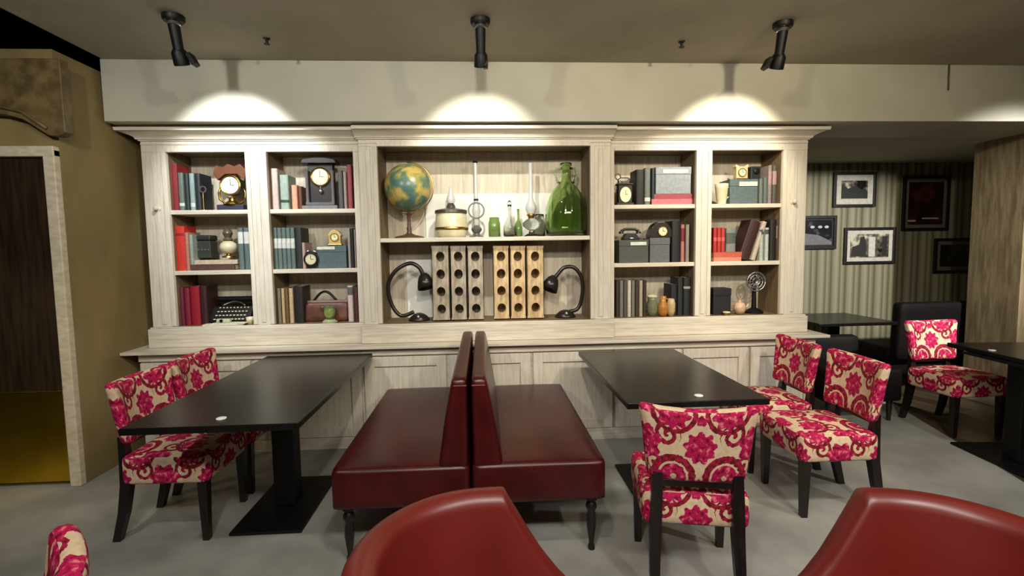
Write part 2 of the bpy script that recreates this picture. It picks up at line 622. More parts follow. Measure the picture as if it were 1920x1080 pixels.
# ceiling fittings
def track_spot(X, flap, label):
    t = thing('ceiling_spotlight', label, 'spotlight', (X, 3.04, CZ), 0, 'black spotlights on the ceiling')
    MB().lathe([(0, 0), (.058, 0), (.058, -.022), (.05, -.034), (0, -.034)]).build('mounting_plate', 'iron', t, 'auto')
    MB().lathe([(.034, -.036), (.036, -.05), (.03, -.055), (0, -.055)]).build('collar', 'steel', t, 'auto')
    MB().cyl((0, 0, -.05), (0, .035, -.19), .031, .027).build('body', 'iron', t, 'auto')
    h = MB()
    h.lathe([(.026, .055), (.038, .035), (.042, -.03), (.036, -.03), (.030, -.01), (0, -.01)], (0, .045, -.225), 24, Matrix.Rotation(math.radians(28), 4, 'X'))
    h.build('lamp_head', 'iron', t, 'auto')
    b = MB()
    b.cyl((0, .03, -.15), (flap * .055, .05, -.21), .008, .007, 8)
    b.build('bracket', 'iron', t, 'auto')
    MB().box(-.014, .014, -.03, .03, -.035, .035, .005, mat=Matrix.Translation((flap * .066, .05, -.225)) @ Matrix.Rotation(math.radians(-flap * 28), 4, 'Y')).build('side_flap', 'iron', t)


track_spot(LAMPX[0], 1, 'black ceiling spotlight above the left bookcase, leftmost of three')
track_spot(LAMPX[1], .35, 'black ceiling spotlight above the middle bookcase with the globe')
track_spot(LAMPX[2], -1, 'black ceiling spotlight above the right bookcase, rightmost of three')
for i, (x, y, lb) in enumerate(((-1.341, 3.334, 'small dark sprinkler head on the ceiling between left and middle spotlights'),
                                (1.339, 3.324, 'small dark sprinkler head on the ceiling between middle and right spotlights'))):
    t = thing('ceiling_sprinkler', lb, 'sprinkler', (x, y, CZ))
    MB().lathe([(0, 0), (.022, 0), (.02, -.006), (.009, -.01), (.008, -.03), (.018, -.034), (.018, -.037), (0, -.037)]).build('nozzle', 'iron', t, 'auto')
t = thing('hanging_cable', 'thin dark cable hanging down the front of the beam at right', 'cable', (3.57, BY - .008, CZ))
MB().tube([(0, 0, 0), (.001, 0, -.1), (.003, 0, -.19)], .006, 8).build('cord', cloth((84, 78, 50)), t, True)

# ---------------------------------------------------------------- bookcases
YF = 3.90      # face of the side bookcases
YB = 4.22      # face of the back boards


def bookcase(label, x0, x1, yf, opens, ztop, zbot, shelves, zs_t=.03, cornice_l=0, cornice_r=0, knob=None):
    """x0..x1 outer width, opens: list of (xa, xb)"""
    cx = (x0 + x1) / 2
    t = thing('bookcase', label, 'bookcase', (cx, yf, .80), 0, None)

    def L(mb_args): return mb_args
    fr = MB()
    xs = [x0] + [v for o in opens for v in o] + [x1]
    z0 = .80
    for i in range(0, len(xs), 2):
        a, b = xs[i], xs[i + 1]
        fr.box(a - cx, b - cx, 0, .03, zbot - .80, ztop - .80, .003)
        # raised inner stile lips
        if b - a > .1:
            if i > 0: fr.box(a - cx, a - cx + .032, -.008, 0, zbot - .80 + .005, ztop - .80, .003)
            if i < len(xs) - 2: fr.box(b - cx - .032, b - cx, -.008, 0, zbot - .80 + .005, ztop - .80, .003)
            fr.box((a + b) / 2 - cx - .018, (a + b) / 2 - cx + .018, -.005, 0, zbot - .78, ztop - .82, .004)
    fr.box(x0 - cx, x1 - cx, .0, .03, ztop - .80, 2.345 - .80, .002)
    for a, b in opens:
        fr.box(a - cx, b - cx, -.008, 0, ztop - .80, ztop - .80 + .03, .003)
    fr.build('face_frame', 'whitewash', t)
    # carcass: sides, top, bottom
    c = MB()
    for i, (a, b) in enumerate(opens):
        c.box(a - .018 - cx, a - cx, .03, YB - yf, zbot - .80, ztop - .80 + .02)
        c.box(b - cx, b + .018 - cx, .03, YB - yf, zbot - .80, ztop - .80 + .02)
    c.box(x0 - cx, x0 + .018 - cx, .03, YB - yf, 0, 1.54)
    c.box(x1 - .018 - cx, x1 - cx, .03, YB - yf, 0, 1.54)
    c.box(x0 + .018 - cx, x1 - .018 - cx, .03, YB - yf, ztop - .80 + .02, ztop - .80 + .04)
    for a, b in opens: c.box(a - cx, b - cx, .0, YB - yf, zbot - .80 - .03, zbot - .80)
    c.build('carcass', 'carcass', t)
    MB().box(x0 + .018 - cx, x1 - .018 - cx, YB - yf, YB - yf + .015, 0, 1.54).build('back_panel', 'backboard', t)
    # plinth band
    p = MB()
    p.box(x0 - .02 * (cornice_l > 0) - cx, x1 + .02 * (cornice_r > 0) - cx, -.035, 0, 0, zbot - .80 - .012, .004)
    p.box(x0 - .012 * (cornice_l > 0) - cx, x1 + .012 * (cornice_r > 0) - cx, -.02, 0, zbot - .80 - .012, zbot - .80, .003)
    p.build('plinth', 'whitewash_h', t)
    # cornice: bead, sloping cove and top fillet with returns
    k = MB()
    bl, br = cornice_l / .115, cornice_r / .115
    full = max(cornice_l, cornice_r) > .05

    def crn(pr, za, pr2, zb):
        dep = YB - yf if full else .039
        b = bmesh.new()
        vs = []
        for p_, z_ in ((pr, za), (pr2, zb)):
            l_ = x0 - (min(p_, cornice_l)) - cx
            r_ = x1 + (min(p_, cornice_r)) - cx
            vs.append([b.verts.new(q) for q in ((l_, -p_, z_ - .80), (r_, -p_, z_ - .80), (r_, dep, z_ - .80), (l_, dep, z_ - .80))])
        b.faces.new(vs[0][::-1])
        b.faces.new(vs[1])
        for i in range(4): b.faces.new((vs[0][i], vs[0][(i + 1) % 4], vs[1][(i + 1) % 4], vs[1][i]))
        k._merge(b)
    crn(.010, 2.3465, .012, 2.356)
    crn(.022, 2.356, .026, 2.366)
    for i in range(5):
        u0, u1 = i / 5, (i + 1) / 5
        crn(.026 + .07 * u0 ** 1.5, 2.366 + .036 * u0, .026 + .07 * u1 ** 1.5, 2.366 + .036 * u1)
    crn(.108, 2.402, .112, 2.424)
    k.box(x0 - cx, x1 - cx, -.006, 0, 2.318 - .80, 2.330 - .80, .002)
    k.build('cornice', 'whitewash_h', t)
    # shelves
    for (a, b) in opens:
        for zz in shelves:
            MB().box(a - cx, b - cx, .012, YB - yf, zz - .032 - .80, zz - .80, .003).build('shelf', 'whitewash_h', t)
    if knob is not None:
        kx, kz = knob
        mb = MB()
        mb.lathe([(0, 0), (.022, 0), (.020, .004), (.008, .008), (.007, .018), (.015, .024), (.017, .032), (.010, .040), (0, .041)], (kx - cx, -.001, kz - .80), 18, Matrix.Rotation(math.radians(90), 4, 'X'))
        mb.build('knob', 'frame_paint', t, 'auto')
    return t


SZ1, SZ2, SZ3 = 1.838, 1.380, .955
bookcase('whitewashed left bookcase unit with two bays of books and clocks', -2.52, -.925, YF, [(-2.345, -1.772), (-1.615, -.975)], 2.265, SZ3, [SZ1, SZ2], cornice_l=.115, knob=(-2.425, 1.85))
bookcase('whitewashed wide middle bookcase unit holding the globe and wine racks', -.923, 1.003, YF - .04, [(-.785, .842)], 2.295, .945, [1.606], cornice_l=.02, cornice_r=.02)
bookcase('whitewashed right bookcase unit with two bays beside the striped alcove', 1.005, 2.612, YF, [(1.042, 1.700), (1.828, 2.412)], 2.265, SZ3 - .012, [SZ1 + .008, SZ2 + .003], cornice_r=.115, knob=(2.50, 1.855))

# base cabinets and their continuous ledge
tag(MB().box(-2.65, 2.72, 3.715, 4.24, .775, .798, .004).build('cabinet_ledge', 'whitewash_h'), 'long whitewashed ledge running along the top of the base cabinets', 'ledge')


def base_cabinet(label, x0, x1, doors):
    cx = (x0 + x1) / 2
    t = thing('base_cabinet', label, 'cabinet', (cx, 3.78, 0), 0, None)
    b = MB()
    b.box(x0 - cx, x1 - cx, .02, .46, 0, .773)
    b.box(x0 - cx, x1 - cx, -.008, .02, 0, .09, .003)
    b.box(x0 - cx, x1 - cx, -.008, .02, .715, .773, .003)
    b.build('carcass', 'whitewash_h', t)
    wd = (x1 - x0) / doors
    for i in range(doors):
        a, c = x0 + i * wd + .012 - cx, x0 + (i + 1) * wd - .012 - cx
        d = MB()
        d.box(a, c, .004, .02, .095, .705)
        st = .075
        d.box(a, a + st, -.012, .004, .095, .705, .003)
        d.box(c - st, c, -.012, .004, .095, .705, .003)
        d.box(a + st, c - st, -.012, .004, .095, .095 + st, .003)
        d.box(a + st, c - st, -.012, .004, .705 - st, .705, .003)
        d.build('door', 'whitewash', t)
    return t


base_cabinet('whitewashed base cabinet with panelled doors behind the left table', -2.56, -.93, 2)
base_cabinet('whitewashed base cabinet with panelled doors behind the red benches', -.93, 1.005, 3)
base_cabinet('whitewashed base cabinet with panelled doors behind the right table', 1.005, 2.64, 3)

# ---------------------------------------------------------------- tables
def table(label, x0, x1, y0, y1, group, mark=None, ztop=.75, peds=None):
    cx, cy = (x0 + x1) / 2, (y0 + y1) / 2
    t = thing('dining_table', label, 'table', (cx, cy, 0), 0, group)
    MB().box(x0 - cx, x1 - cx, y0 - cy, y1 - cy, ztop - .032, ztop, .004).build('tabletop', 'tabletop', t)
    px, py = peds or (cx + .025, cy)
    MB().box(px - cx - .06, px - cx + .06, py - cy - .06, py - cy + .06, .02, ztop - .046, .006).build('column', 'iron', t)
    MB().box(px - cx - .19, px - cx + .19, py - cy - .33, py - cy + .33, 0, .019, .006).build('base_plate', 'iron', t)
    MB().box(px - cx - .2, px - cx + .2, py - cy - .26, py - cy + .26, ztop - .045, ztop - .033).build('mounting_plate', 'iron', t)
    return t


table('black rectangular table left of the red benches, damask chairs on its left side', -1.60, -.835, 2.20, 3.70, 'black dining tables')
table('black rectangular table right of the red benches, damask chairs around it', .687, 1.403, 2.325, 3.57, 'black dining tables')
for px, py, lb in ((415, 785, 'small white oval number disc on the left table'), (1310, 742, 'small white oval number disc on the table right of the benches')):
    d = _f + CR * ((px - 960) / FPX) - CU * ((py - 540) / FPX)
    p = CAMPOS + d * ((.751 - 1.5) / d.z)
    o = MB().lathe([(0, 0), (.022, 0), (.022, .003), (.019, .005), (0, .005)]).build('table_number_disc', 'marker', None, 'auto')
    o.location = p
    tag(o, lb, 'disc')

# ---------------------------------------------------------------- red leather benches
def bench(sg, xs, label):
    """sg=-1 seat to the left of the back"""
    y0, y1 = 2.29, 3.70
    cy = (y0 + y1) / 2
    xb, xf = xs
    t = thing('leather_bench', label, 'bench', (xb, cy, 0), 0, 'oxblood leather benches')
    hl = (y1 - y0) / 2
    wd = abs(xf - xb)
    # seat with crowned top
    mb = MB()

    def df(p):
        q = p.copy()
        if p.z > 0:
            q.z += .018 * (1 - (p.x / (wd / 2)) ** 2) * (1 - (p.y / hl) ** 4)
        return Vector((q.x + sg * wd / 2, q.y, q.z + .385))
    mb.cushion((wd, 2 * hl, .20), .022, df, (10, 20, 6))
    mb.build('seat', 'leather', t, True)
    # backrest: wedge leaning outwards
    bb = MB()
    H = .45

    def db(p):
        k = (p.z + H / 2) / H       # 0 bottom .. 1 top
        x = p.x
        thick = .152 - .080 * max(0, min(1, k)) ** .8
        x = (p.x / .075) * thick / 2
        bul = .008 * math.sin(math.pi * min(1, max(0, k)))
        off = thick / 2 + .004
        return Vector((sg * (off + (x * 1) + (bul if x > 0 else 0)), p.y * 1.0, p.z + .68))
    bb.cushion((.15, 2 * hl - .012, H), .028, db, (6, 20, 12))
    bb.build('backrest', 'leather', t, True)
    # piping seam along top of the end panel
    MB().box(sg * .006 if sg > 0 else -.07, .07 if sg > 0 else -.006, -hl + .003, -hl + .012, .865, .872, .002).build('end_seam', 'redleather', t)
    for (fx_, fy) in ((.06, -hl + .07), (wd - .06, -hl + .07), (.06, hl - .07), (wd - .06, hl - .07)):
        MB().lathe([(0, .29), (.030, .29), (.030, .262), (.018, .25), (.026, .235), (.028, .22), (.018, .2), (.022, .18), (.024, .13), (.014, .05), (.012, .03), (.017, .02), (.017, 0), (0, 0)], (sg * fx_, fy, 0), 16).build('leg', 'legwood', t, 'auto')
    return t


bench(-1, (-.083, -.735), 'oxblood leather bench facing the left table, back to the other bench')
bench(1, (-.072, .575), 'oxblood leather bench facing the right table, back to the other bench')

# ---------------------------------------------------------------- damask chairs
def make_chair(label, group):
    t = thing('dining_chair', label, 'chair', (0, 0, 0), 0, group)
    s_ = MB()

    def ds(p):
        q = p.copy()
        taper = 1 - .06 * (.22 - p.y) / .44
        q.x *= taper
        if p.z > 0: q.z += .022 * (1 - (p.x / .235) ** 2) * (1 - (p.y / .22) ** 2)
        return Vector((q.x, q.y + .0, q.z + .39))
    s_.cushion((.47, .44, .155), .032, ds, (16, 14, 6), uvoff=(0, .05))
    s_.build('seat', 'damask', t, True)
    b = MB()
    H = .325

    def db(p):
        k = (p.z + H / 2) / H
        wdt = .84 + .16 * k + (.03 * max(0, k - .75) / .25)
        x = p.x * wdt
        y = p.y * (1.0 - .15 * k) - .225 - .055 * k + .05 * (x / .24) ** 2
        z = p.z + .685 + .012 * (abs(x) / .24) ** 3 * (1 if k > .5 else -.2)
        return Vector((x, y, z))
    b.cushion((.475, .07, H), .03, db, (18, 5, 12), uvoff=(0, .0))
    b.build('backrest', 'damask', t, True)
    for sx in (-1, 1):
        MB().sweep([(sx * .175, -.285, 0), (sx * .172, -.245, .15), (sx * .168, -.222, .30), (sx * .165, -.222, .42), (sx * .16, -.235, .56)],
                   [(.017, .019), (.021, .022), (.024, .024), (.024, .022), (.020, .014)]).build('leg', 'legwood', t)
        MB().sweep([(sx * .20, .185, 0), (sx * .20, .185, .33)], [(.016, .016), (.024, .024)]).build('leg', 'legwood', t)
    r = MB()
    r.box(-.17, .17, -.243, -.222, .50, .532, .004)
    r.build('back_rail', 'legwood', t)
    return t


GR = 'damask dining chairs'
R = math.radians
ch = make_chair('magenta and cream damask chair with its back to the camera at the right table', GR)
ch.location = (.925, 2.19, 0)
ch.rotation_euler = (0, 0, R(-12))
dup(ch, (-1.67, 2.81, 0), R(-90), 'magenta damask chair at the left table, the nearer of its two', GR)
dup(ch, (-1.67, 3.31, 0), R(-90), 'magenta damask chair at the left table, the farther one by the cabinets', GR)
dup(ch, (1.94, 2.75, 0), R(88), 'magenta damask chair on the right table\'s right side, nearer of that pair', GR)
dup(ch, (1.94, 3.30, 0), R(88), 'magenta damask chair on the right table\'s right side, partly hidden by its neighbour', GR)
dup(ch, (3.80, 3.74, 0), R(183), 'magenta damask chair on the dark plank floor by the pillar', GR)
dup(ch, (-1.115, .90, 0), R(120), 'magenta damask chair cut off at the bottom left of the photo', GR)

# ---------------------------------------------------------------- red tub chairs
def tub_chair(loc, rz, label):
    """local: faces +X, centre of the round back at the origin"""
    t = thing('tub_chair', label, 'armchair', loc, rz, 'red leather tub chairs')
    Rm, T = .292, .088
    zb = .25

    def top(x):
        """rim height as a function of how far forward along the arm"""
        if x < .052: return .80
        pts = [(.052, .80), (.06, .785), (.086, .74), (.118, .685), (.158, .62), (.207, .556), (.265, .495), (.34, .46)]
        for (a, za), (b, zb_) in zip(pts, pts[1:]):
            if x <= b: return za + (zb_ - za) * (x - a) / (b - a)
        return .46
    # mid-line of the shell: near arm front -> back -> far arm front
    line = []
    for i in range(33): line.append((Vector((.34 - .34 * i / 32, -Rm)), Vector((0, -1))))
    n = 36
    for i in range(1, n):
        a = -math.pi / 2 - math.pi * i / n
        line.append((Vector((Rm * math.cos(a), Rm * math.sin(a))), Vector((math.cos(a), math.sin(a)))))
    for i in range(33): line.append((Vector((.34 * i / 32, Rm)), Vector((0, 1))))
    b = bmesh.new()
    rings = []
    N = len(line)
    for idx, (p, nr) in enumerate(line):
        dist = min(idx, N - 1 - idx) * .34 / 32
        th = T * (1 if dist > .05 else math.sqrt(max(0.02, 1 - (1 - dist / .05) ** 2)))
        h = (top(p.x) if p.x > .0 else .80) + .008
        sec = []
        tt = th / 2
        zt = h - tt
        # outer side up, round over, inner side down
        for k in range(8):
            f_ = k / 8
            z = zb + (zt - zb) * f_
            bul = .012 * math.sin(math.pi * f_) - .055 * (1 - (z - zb) / (.80 - zb))
            sec.append((tt + bul, z))
        for k in range(9):
            a = math.pi * k / 8
            bo = -.055 * (1 - (zt - zb) / (.80 - zb))
            sec.append((bo + tt * math.cos(a), zt + tt * math.sin(a) * .9))
        for k in range(7, -1, -1):
            f_ = k / 8
            z = zb + (zt - zb) * f_
            bul = -.02 * math.sin(math.pi * f_) - .055 * (1 - (z - zb) / (.80 - zb))
            sec.append((-tt + bul, z))
        rings.append([b.verts.new((p.x + nr.x * o, p.y + nr.y * o, z)) for o, z in sec])
    for r0, r1 in zip(rings, rings[1:]):
        m = len(r0)
        for k in range(m): b.faces.new((r0[k], r0[(k + 1) % m], r1[(k + 1) % m], r1[k]))
    b.faces.new(rings[0])
    b.faces.new(rings[-1][::-1])
    bmesh.ops.recalc_face_normals(b, faces=b.faces)
    mb = MB()
    mb._merge(b)
    mb.build('shell', 'redleather', t, True)
    s_ = MB()

    def ds(p):
        a = p.x
        z = p.z + .40
        if p.z > 0: z += .02 * (1 - (p.x / .28) ** 2) * (1 - (p.y / .24) ** 2)
        y = p.y
        if p.x < 0: y = p.y * math.sqrt(max(.05, 1 - (p.x / .30) ** 2))
        return Vector((a + .07, y, z))
    s_.cushion((.52, .42, .13), .03, ds, (14, 12, 5))
    s_.build('seat_cushion', 'redleather', t, True)
    MB().prism([(-.18, -.2), (.30, -.2), (.30, .2), (-.18, .2)], 'z', .25, .335, .01).build('seat_base', 'redleather', t)
    for sx, sy in ((.27, .2), (.27, -.2), (-.17, .16), (-.17, -.16)):
        MB().sweep([(sx * 1.05, sy * 1.1, 0), (sx, sy, .26)], [(.014, .014), (.022, .022)]).build('leg', 'legwood', t)
    return t


tub_chair((-.005, 1.12, 0), R(0), 'shiny red leather tub chair in the foreground centre, open side to the right')
tub_chair((1.085, 1.02, 0), R(180 - 8), 'shiny red leather tub chair in the foreground at right, open side to the left')

# ---------------------------------------------------------------- alcove: framed pictures
def picture(px0, py0, px1, py1, label, mat_c, img, matted=.055, orient=0):
    a, b = at(px0, py0, 5.55), at(px1, py1, 5.55)
    cx, cz = (a.x + b.x) / 2, (a.z + b.z) / 2
    hw, hh = abs(b.x - a.x) / 2, abs(a.z - b.z) / 2
    t = thing('framed_picture', label, 'picture', (cx, 5.558, cz), 0, 'framed pictures on the striped wall')
    fr = MB()
    fw = .032
    fr.box(-hw, -hw + fw, -.028, 0, -hh, hh, .003)
    fr.box(hw - fw, hw, -.028, 0, -hh, hh, .003)
    fr.box(-hw + fw, hw - fw, -.028, 0, -hh, -hh + fw, .003)
    fr.box(-hw + fw, hw - fw, -.028, 0, hh - fw, hh, .003)
    fr.build('frame', 'black', t)
    mo = MB().box(-hw + fw, hw - fw, -.012, -.002, -hh + fw, hh - fw).build('mount', mat_c, t)
    MB().box(-hw + fw + matted, hw - fw - matted, -.0145, -.0122, -hh + fw + matted, hh - fw - matted).build('print', img, mo)
    return t, hw - fw - matted, hh - fw - matted


g1 = photo_mat('old_photo_a', srgb(26, 25, 22), srgb(90, 86, 76), srgb(196, 190, 172), 7, 1.0)
g2 = photo_mat('old_photo_b', srgb(30, 28, 24), srgb(110, 105, 92), srgb(200, 194, 174), 6, 4.0)
g3 = photo_mat('night_photo', srgb(10, 10, 16), srgb(30, 30, 36), srgb(110, 110, 112), 5, 7.0)
g4 = photo_mat('dark_red_print', srgb(20, 8, 6), srgb(40, 14, 10), srgb(64, 26, 16), 6, 2.0)
g5 = photo_mat('dark_green_print', srgb(10, 12, 10), srgb(24, 28, 24), srgb(48, 52, 48), 5, 9.0)
mw = cloth((205, 198, 178), .8)
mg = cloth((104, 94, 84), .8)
p1, hw, hh = picture(1563, 323, 1640, 388, 'black-framed old photograph with a wide cream mount, upper left of the alcove', mw, g1, .065)
k = MB()
k.prism([(-hw, -hh), (hw, -hh), (hw, -.2 * hh), (.75 * hw, .1 * hh), (.5 * hw, .0), (.1 * hw, .45 * hh), (-.2 * hw, .3 * hh), (-.5 * hw, .1 * hh), (-.8 * hw, .5 * hh), (-hw, .1 * hh)], 'y', -.0156, -.0147)
k.build('print_shape', cloth((34, 32, 28)), p1)
p2, hw, hh = picture(1583, 427, 1676, 494, 'black-framed old photograph of a bright doorway with dark figures, lower middle of the alcove', mw, g2, .045)
k = MB()
k.box(-.05 * hw, .28 * hw, -.0158, -.0147, -.95 * hh, .75 * hh)
k.build('bright_doorway', cloth((212, 206, 186)), p2)
k = MB()
k.prism([(-.95 * hw, -.9 * hh), (-.2 * hw, -.9 * hh), (-.18 * hw, .2 * hh), (-.3 * hw, .8 * hh), (-.5 * hw, .75 * hh), (-.55 * hw, .1 * hh), (-.9 * hw, -.1 * hh)], 'y', -.0158, -.0147)
k.build('dark_figure', cloth((38, 36, 32)), p2)
MB().box(.65 * hw, .9 * hw, -.0158, -.0147, -.9 * hh, .8 * hh).build('dark_doorpost', cloth((38, 36, 32)), p2)
p3, hw, hh = picture(1488, 405, 1566, 467, 'black-framed night photograph with bright lights, half hidden by the bookcase', cloth((22, 20, 22)), g3, .02)
k = MB()
for x in (-.15, .3, .68): k.lathe([(0, 0), (.026, 0), (.026, .001), (0, .001)], (x * hw, -.0147, .45 * hh), 16, Matrix.Rotation(math.radians(90), 4, 'X') @ Matrix.Diagonal((1, .6, 1, 1)))
k.build('bright_lights', cloth((200, 196, 204)), p3)
k = MB()
k.prism([(-hw, -hh), (hw, -hh), (hw, -.75 * hh), (.2 * hw, -.2 * hh), (-hw, 0)], 'y', -.0158, -.0147)
k.build('pale_road', cloth((112, 112, 112)), p3)
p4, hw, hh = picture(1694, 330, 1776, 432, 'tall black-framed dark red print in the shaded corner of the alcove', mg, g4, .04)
k = MB()
k.box(-hw, -.55 * hw, -.0158, -.0147, -.86 * hh, -.78 * hh)
k.box(-.2 * hw, .75 * hw, -.0158, -.0147, -.74 * hh, -.68 * hh)
k.build('pale_marks', cloth((190, 170, 160)), p4)
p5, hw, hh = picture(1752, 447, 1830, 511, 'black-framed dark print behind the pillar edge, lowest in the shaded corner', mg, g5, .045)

# alcove furniture
t = table('black table in the alcove under the framed photographs', 3.22, 4.02, 4.56, 5.28, 'black dining tables', peds=(3.62, 4.95))
t = table('black table at the right edge beside the limed pillar', 3.46, 4.22, 2.50, 3.50, 'black dining tables', peds=(3.62, 3.06))
t.rotation_euler = (0, 0, R(-6))
d = _f + CR * ((1860 - 960) / FPX) - CU * ((657 - 540) / FPX)
p = CAMPOS + d * ((.751 - 1.5) / d.z)
o = MB().lathe([(0, 0), (.022, 0), (.022, .003), (.019, .005), (0, .005)]).build('table_number_disc', 'marker', None, 'auto')
o.location = p
tag(o, 'small white oval number disc on the table at the right edge', 'disc')


def dark_bench(loc, rz, wdt, hgt, label):
    t = thing('upholstered_bench', label, 'bench', loc, rz, None)
    mb = MB()
    mb.cushion((wdt, .13, hgt - .35), .04, lambda q: Vector((q.x, q.y - .04 * (q.z / hgt), q.z + .35 + (hgt - .35) / 2)), (12, 5, 10))
    mb.build('backrest', M['darkfab'], t, True)
    mb = MB()
    mb.cushion((wdt, .5, .28), .03, lambda q: Vector((q.x, q.y + .30, q.z + .32)), (12, 10, 6))
    mb.build('seat', M['darkfab'], t, True)
    for sx in (-1, 1):
        for y in (.08, .48): MB().cyl((sx * (wdt / 2 - .06), y, 0), (sx * (wdt / 2 - .06), y, .19), .016, .024, 12).build('leg', 'legwood', t, 'auto')
    return t


M['darkfab'] = mottled('black_bench_fabric', srgb(9, 5, 6), srgb(16, 8, 9), (1, 1, 1), 14, .7, spec=.2)
dark_bench((4.47, 4.66, 0), R(0), .80, .93, 'tall black upholstered bench in the alcove corner behind the damask chair')
dark_bench((3.17, 4.44, 0), R(180), .66, .66, 'low black upholstered bench in front of the alcove table')

# ---------------------------------------------------------------- shelf contents
ORD = ['first', 'second', 'third', 'fourth', 'fifth', 'sixth', 'seventh', 'eighth', 'ninth', 'tenth']


def book(px0, px1, ptop, zs, rgb, label, band=None, group=None, yf=3.955, depth=.17, lean=0.0, py_mid=None):
    """a book standing on shelf height zs, its spine seen between px0 and px1"""
    ym = at(px0, ptop, yf)
    pm = (ptop + 40)
    xa, xb = at(px0, pm, yf).x, at(px1, pm, yf).x
    zt = at((px0 + px1) / 2, ptop, yf).z
    h = max(.06, zt - zs)
    wd = max(.012, xb - xa - .0015)
    t = thing('book', label, 'book', ((xa + xb) / 2, yf, zs + .001), 0, group, ry=lean)
    c = MB()
    hw = wd / 2
    bt = min(.003, wd * .15)
    n = 5
    out = [(hw * math.cos(math.pi * i / n + math.pi), .010 - .010 * math.sin(math.pi * i / n)) for i in range(n + 1)]
    # cover outline: round spine then two boards
    outer = [(x, y) for x, y in out]
    pts = [(-hw, depth)] + outer + [(hw, depth), (hw - bt, depth), (hw - bt, .013), (-hw + bt, .013), (-hw + bt, depth)]
    c.prism(pts, 'z', 0, h)
    cov = c.build('cover', cloth(rgb), t)
    MB().box(-hw + bt, hw - bt, .013, depth - .004, .003, h - .004).build('pages', 'paper', t)
    if band:
        brgb, z0, z1 = band
        m = MB()
        pp = [(x * 1.02, y - .0008) for x, y in outer] + [(x * .98, y + .0006) for x, y in outer[::-1]]
        m.prism(pp, 'z', h * z0, h * z1)
        m.build('spine_label', cloth(brgb), cov)
    return t


def lying(px0, px1, pyt, pyb, zs, rgb, label, yf=3.955, depth=.2, group=None, rz=0.0):
    xa, xb = at(px0, (pyt + pyb) / 2, yf).x, at(px1, (pyt + pyb) / 2, yf).x
    h = at(px0, pyt, yf).z - at(px0, pyb, yf).z
    t = thing('book', label, 'book', ((xa + xb) / 2, yf, zs + .0008), rz, group)
    hw = (xb - xa) / 2
    c = MB()
    bt = min(.004, h * .2)
    pts = [(0, 0), (0, h), (depth, h), (depth, h - bt), (.012, h - bt), (.012, bt), (depth, bt), (depth, 0)]
    c.prism(pts, 'x', -hw, hw)
    c.build('cover', cloth(rgb), t)
    MB().box(-hw + .004, hw - .004, .0125, depth - .004, bt, h - bt).build('pages', 'paper', t)
    return t, zs + h + .001


def sbox(name, px0, px1, pyt, zs, rgb, label, cat='box', yf=3.96, depth=.18, tagpx=None, lid=None):
    xa, xb = at(px0, pyt + 20, yf).x, at(px1, pyt + 20, yf).x
    h = at((px0 + px1) / 2, pyt, yf).z - zs
    t = thing(name, label, cat, ((xa + xb) / 2, yf, zs + .001))
    hw = (xb - xa) / 2
    MB().box(-hw, hw, .003, depth, 0, h * .72, .003).build('body', cloth(rgb), t)
    MB().box(-hw - .002, hw + .002, 0, depth + .003, h * .722, h, .003).build('lid', cloth(lid or rgb), t)
    if tagpx:
        a, b = at(tagpx[0], tagpx[2], yf), at(tagpx[1], tagpx[3], yf)
        MB().box(a.x - (xa + xb) / 2, b.x - (xa + xb) / 2, -.004, -.0005, b.z - zs, a.z - zs, .001).build('label_holder', cloth((214, 218, 196)), t)
    return t, zs + h + .002


def row(bay, shelf, zs, specs, group):
    for i, sp in enumerate(specs):
        px0, px1, ptop, rgb, desc = sp[:5]
        band = sp[5] if len(sp) > 5 else None
        book(px0, px1, ptop, zs, rgb, f'{desc}, {ORD[i]} {bay}', band, group)


W = (206, 210, 196)
Z1, Z2, Z3 = SZ1, SZ2, SZ3
B1, B2, B3, B4 = 'leftmost bay', 'second bay from left', 'bay right of the middle', 'rightmost bay'
row('from left on leftmost top shelf', 'top', Z1, [(315, 332, 307, (124, 18, 26), 'tall dark red book'), (334, 344, 324, (96, 112, 98), 'grey green book', (W, .12, .2)),
                    (345, 354, 325, (26, 44, 40), 'dark green book'), (355, 364, 325, (132, 160, 156), 'pale blue green book', (W, .1, .2)),
                    (365, 376, 325, (24, 30, 42), 'navy book')], 'books on the top shelf of the leftmost bay')
row('from left on leftmost middle shelf', 'm', Z2, [(327, 346, 424, (196, 44, 32), 'thick bright red book', ((140, 20, 16), .78, .84)), (347, 354, 436, (176, 118, 98), 'thin pinkish brown book'),
                       (355, 362, 440, (140, 156, 140), 'thin grey green book')], 'books on the middle shelf of the leftmost bay')
for i, (a, b) in enumerate(((446, 456), (457, 468))):
    book(a, b, 427, Z2, (84, 110, 108), ('left' if i == 0 else 'right') + ' one of two blue grey books with pale labels beside the oil lamp', (W, .62, .9), 'blue grey books beside the oil lamp')
row('from left on leftmost bottom shelf', 'b', Z3, [(336, 345, 539, (96, 22, 44), 'dark crimson book'), (346, 356, 540, (124, 16, 46), 'crimson book'), (357, 374, 537, (146, 8, 34), 'wide cherry red album'),
                       (375, 388, 536, (58, 8, 14), 'dark oxblood album')], 'books on the bottom shelf of the leftmost bay')
row('from left, before the mantel clock', 't', Z1, [(508, 521, 316, (206, 178, 164), 'tall pale pink book'), (525, 541, 328, (150, 176, 158), 'pale green banded book', ((36, 66, 60), .2, .28)),
                    (547, 558, 347, (220, 160, 130), 'small peach book'), (560, 567, 350, (104, 60, 40), 'small brown book')], 'books left of the mantel clock')
row('to the right of the mantel clock', 'top', Z1, [(634, 643, 320, (70, 74, 70), 'charcoal book'), (644, 650, 322, (160, 130, 124), 'dusty pink book'), (651, 660, 309, (142, 60, 62), 'faded red book')], 'books right of the mantel clock')
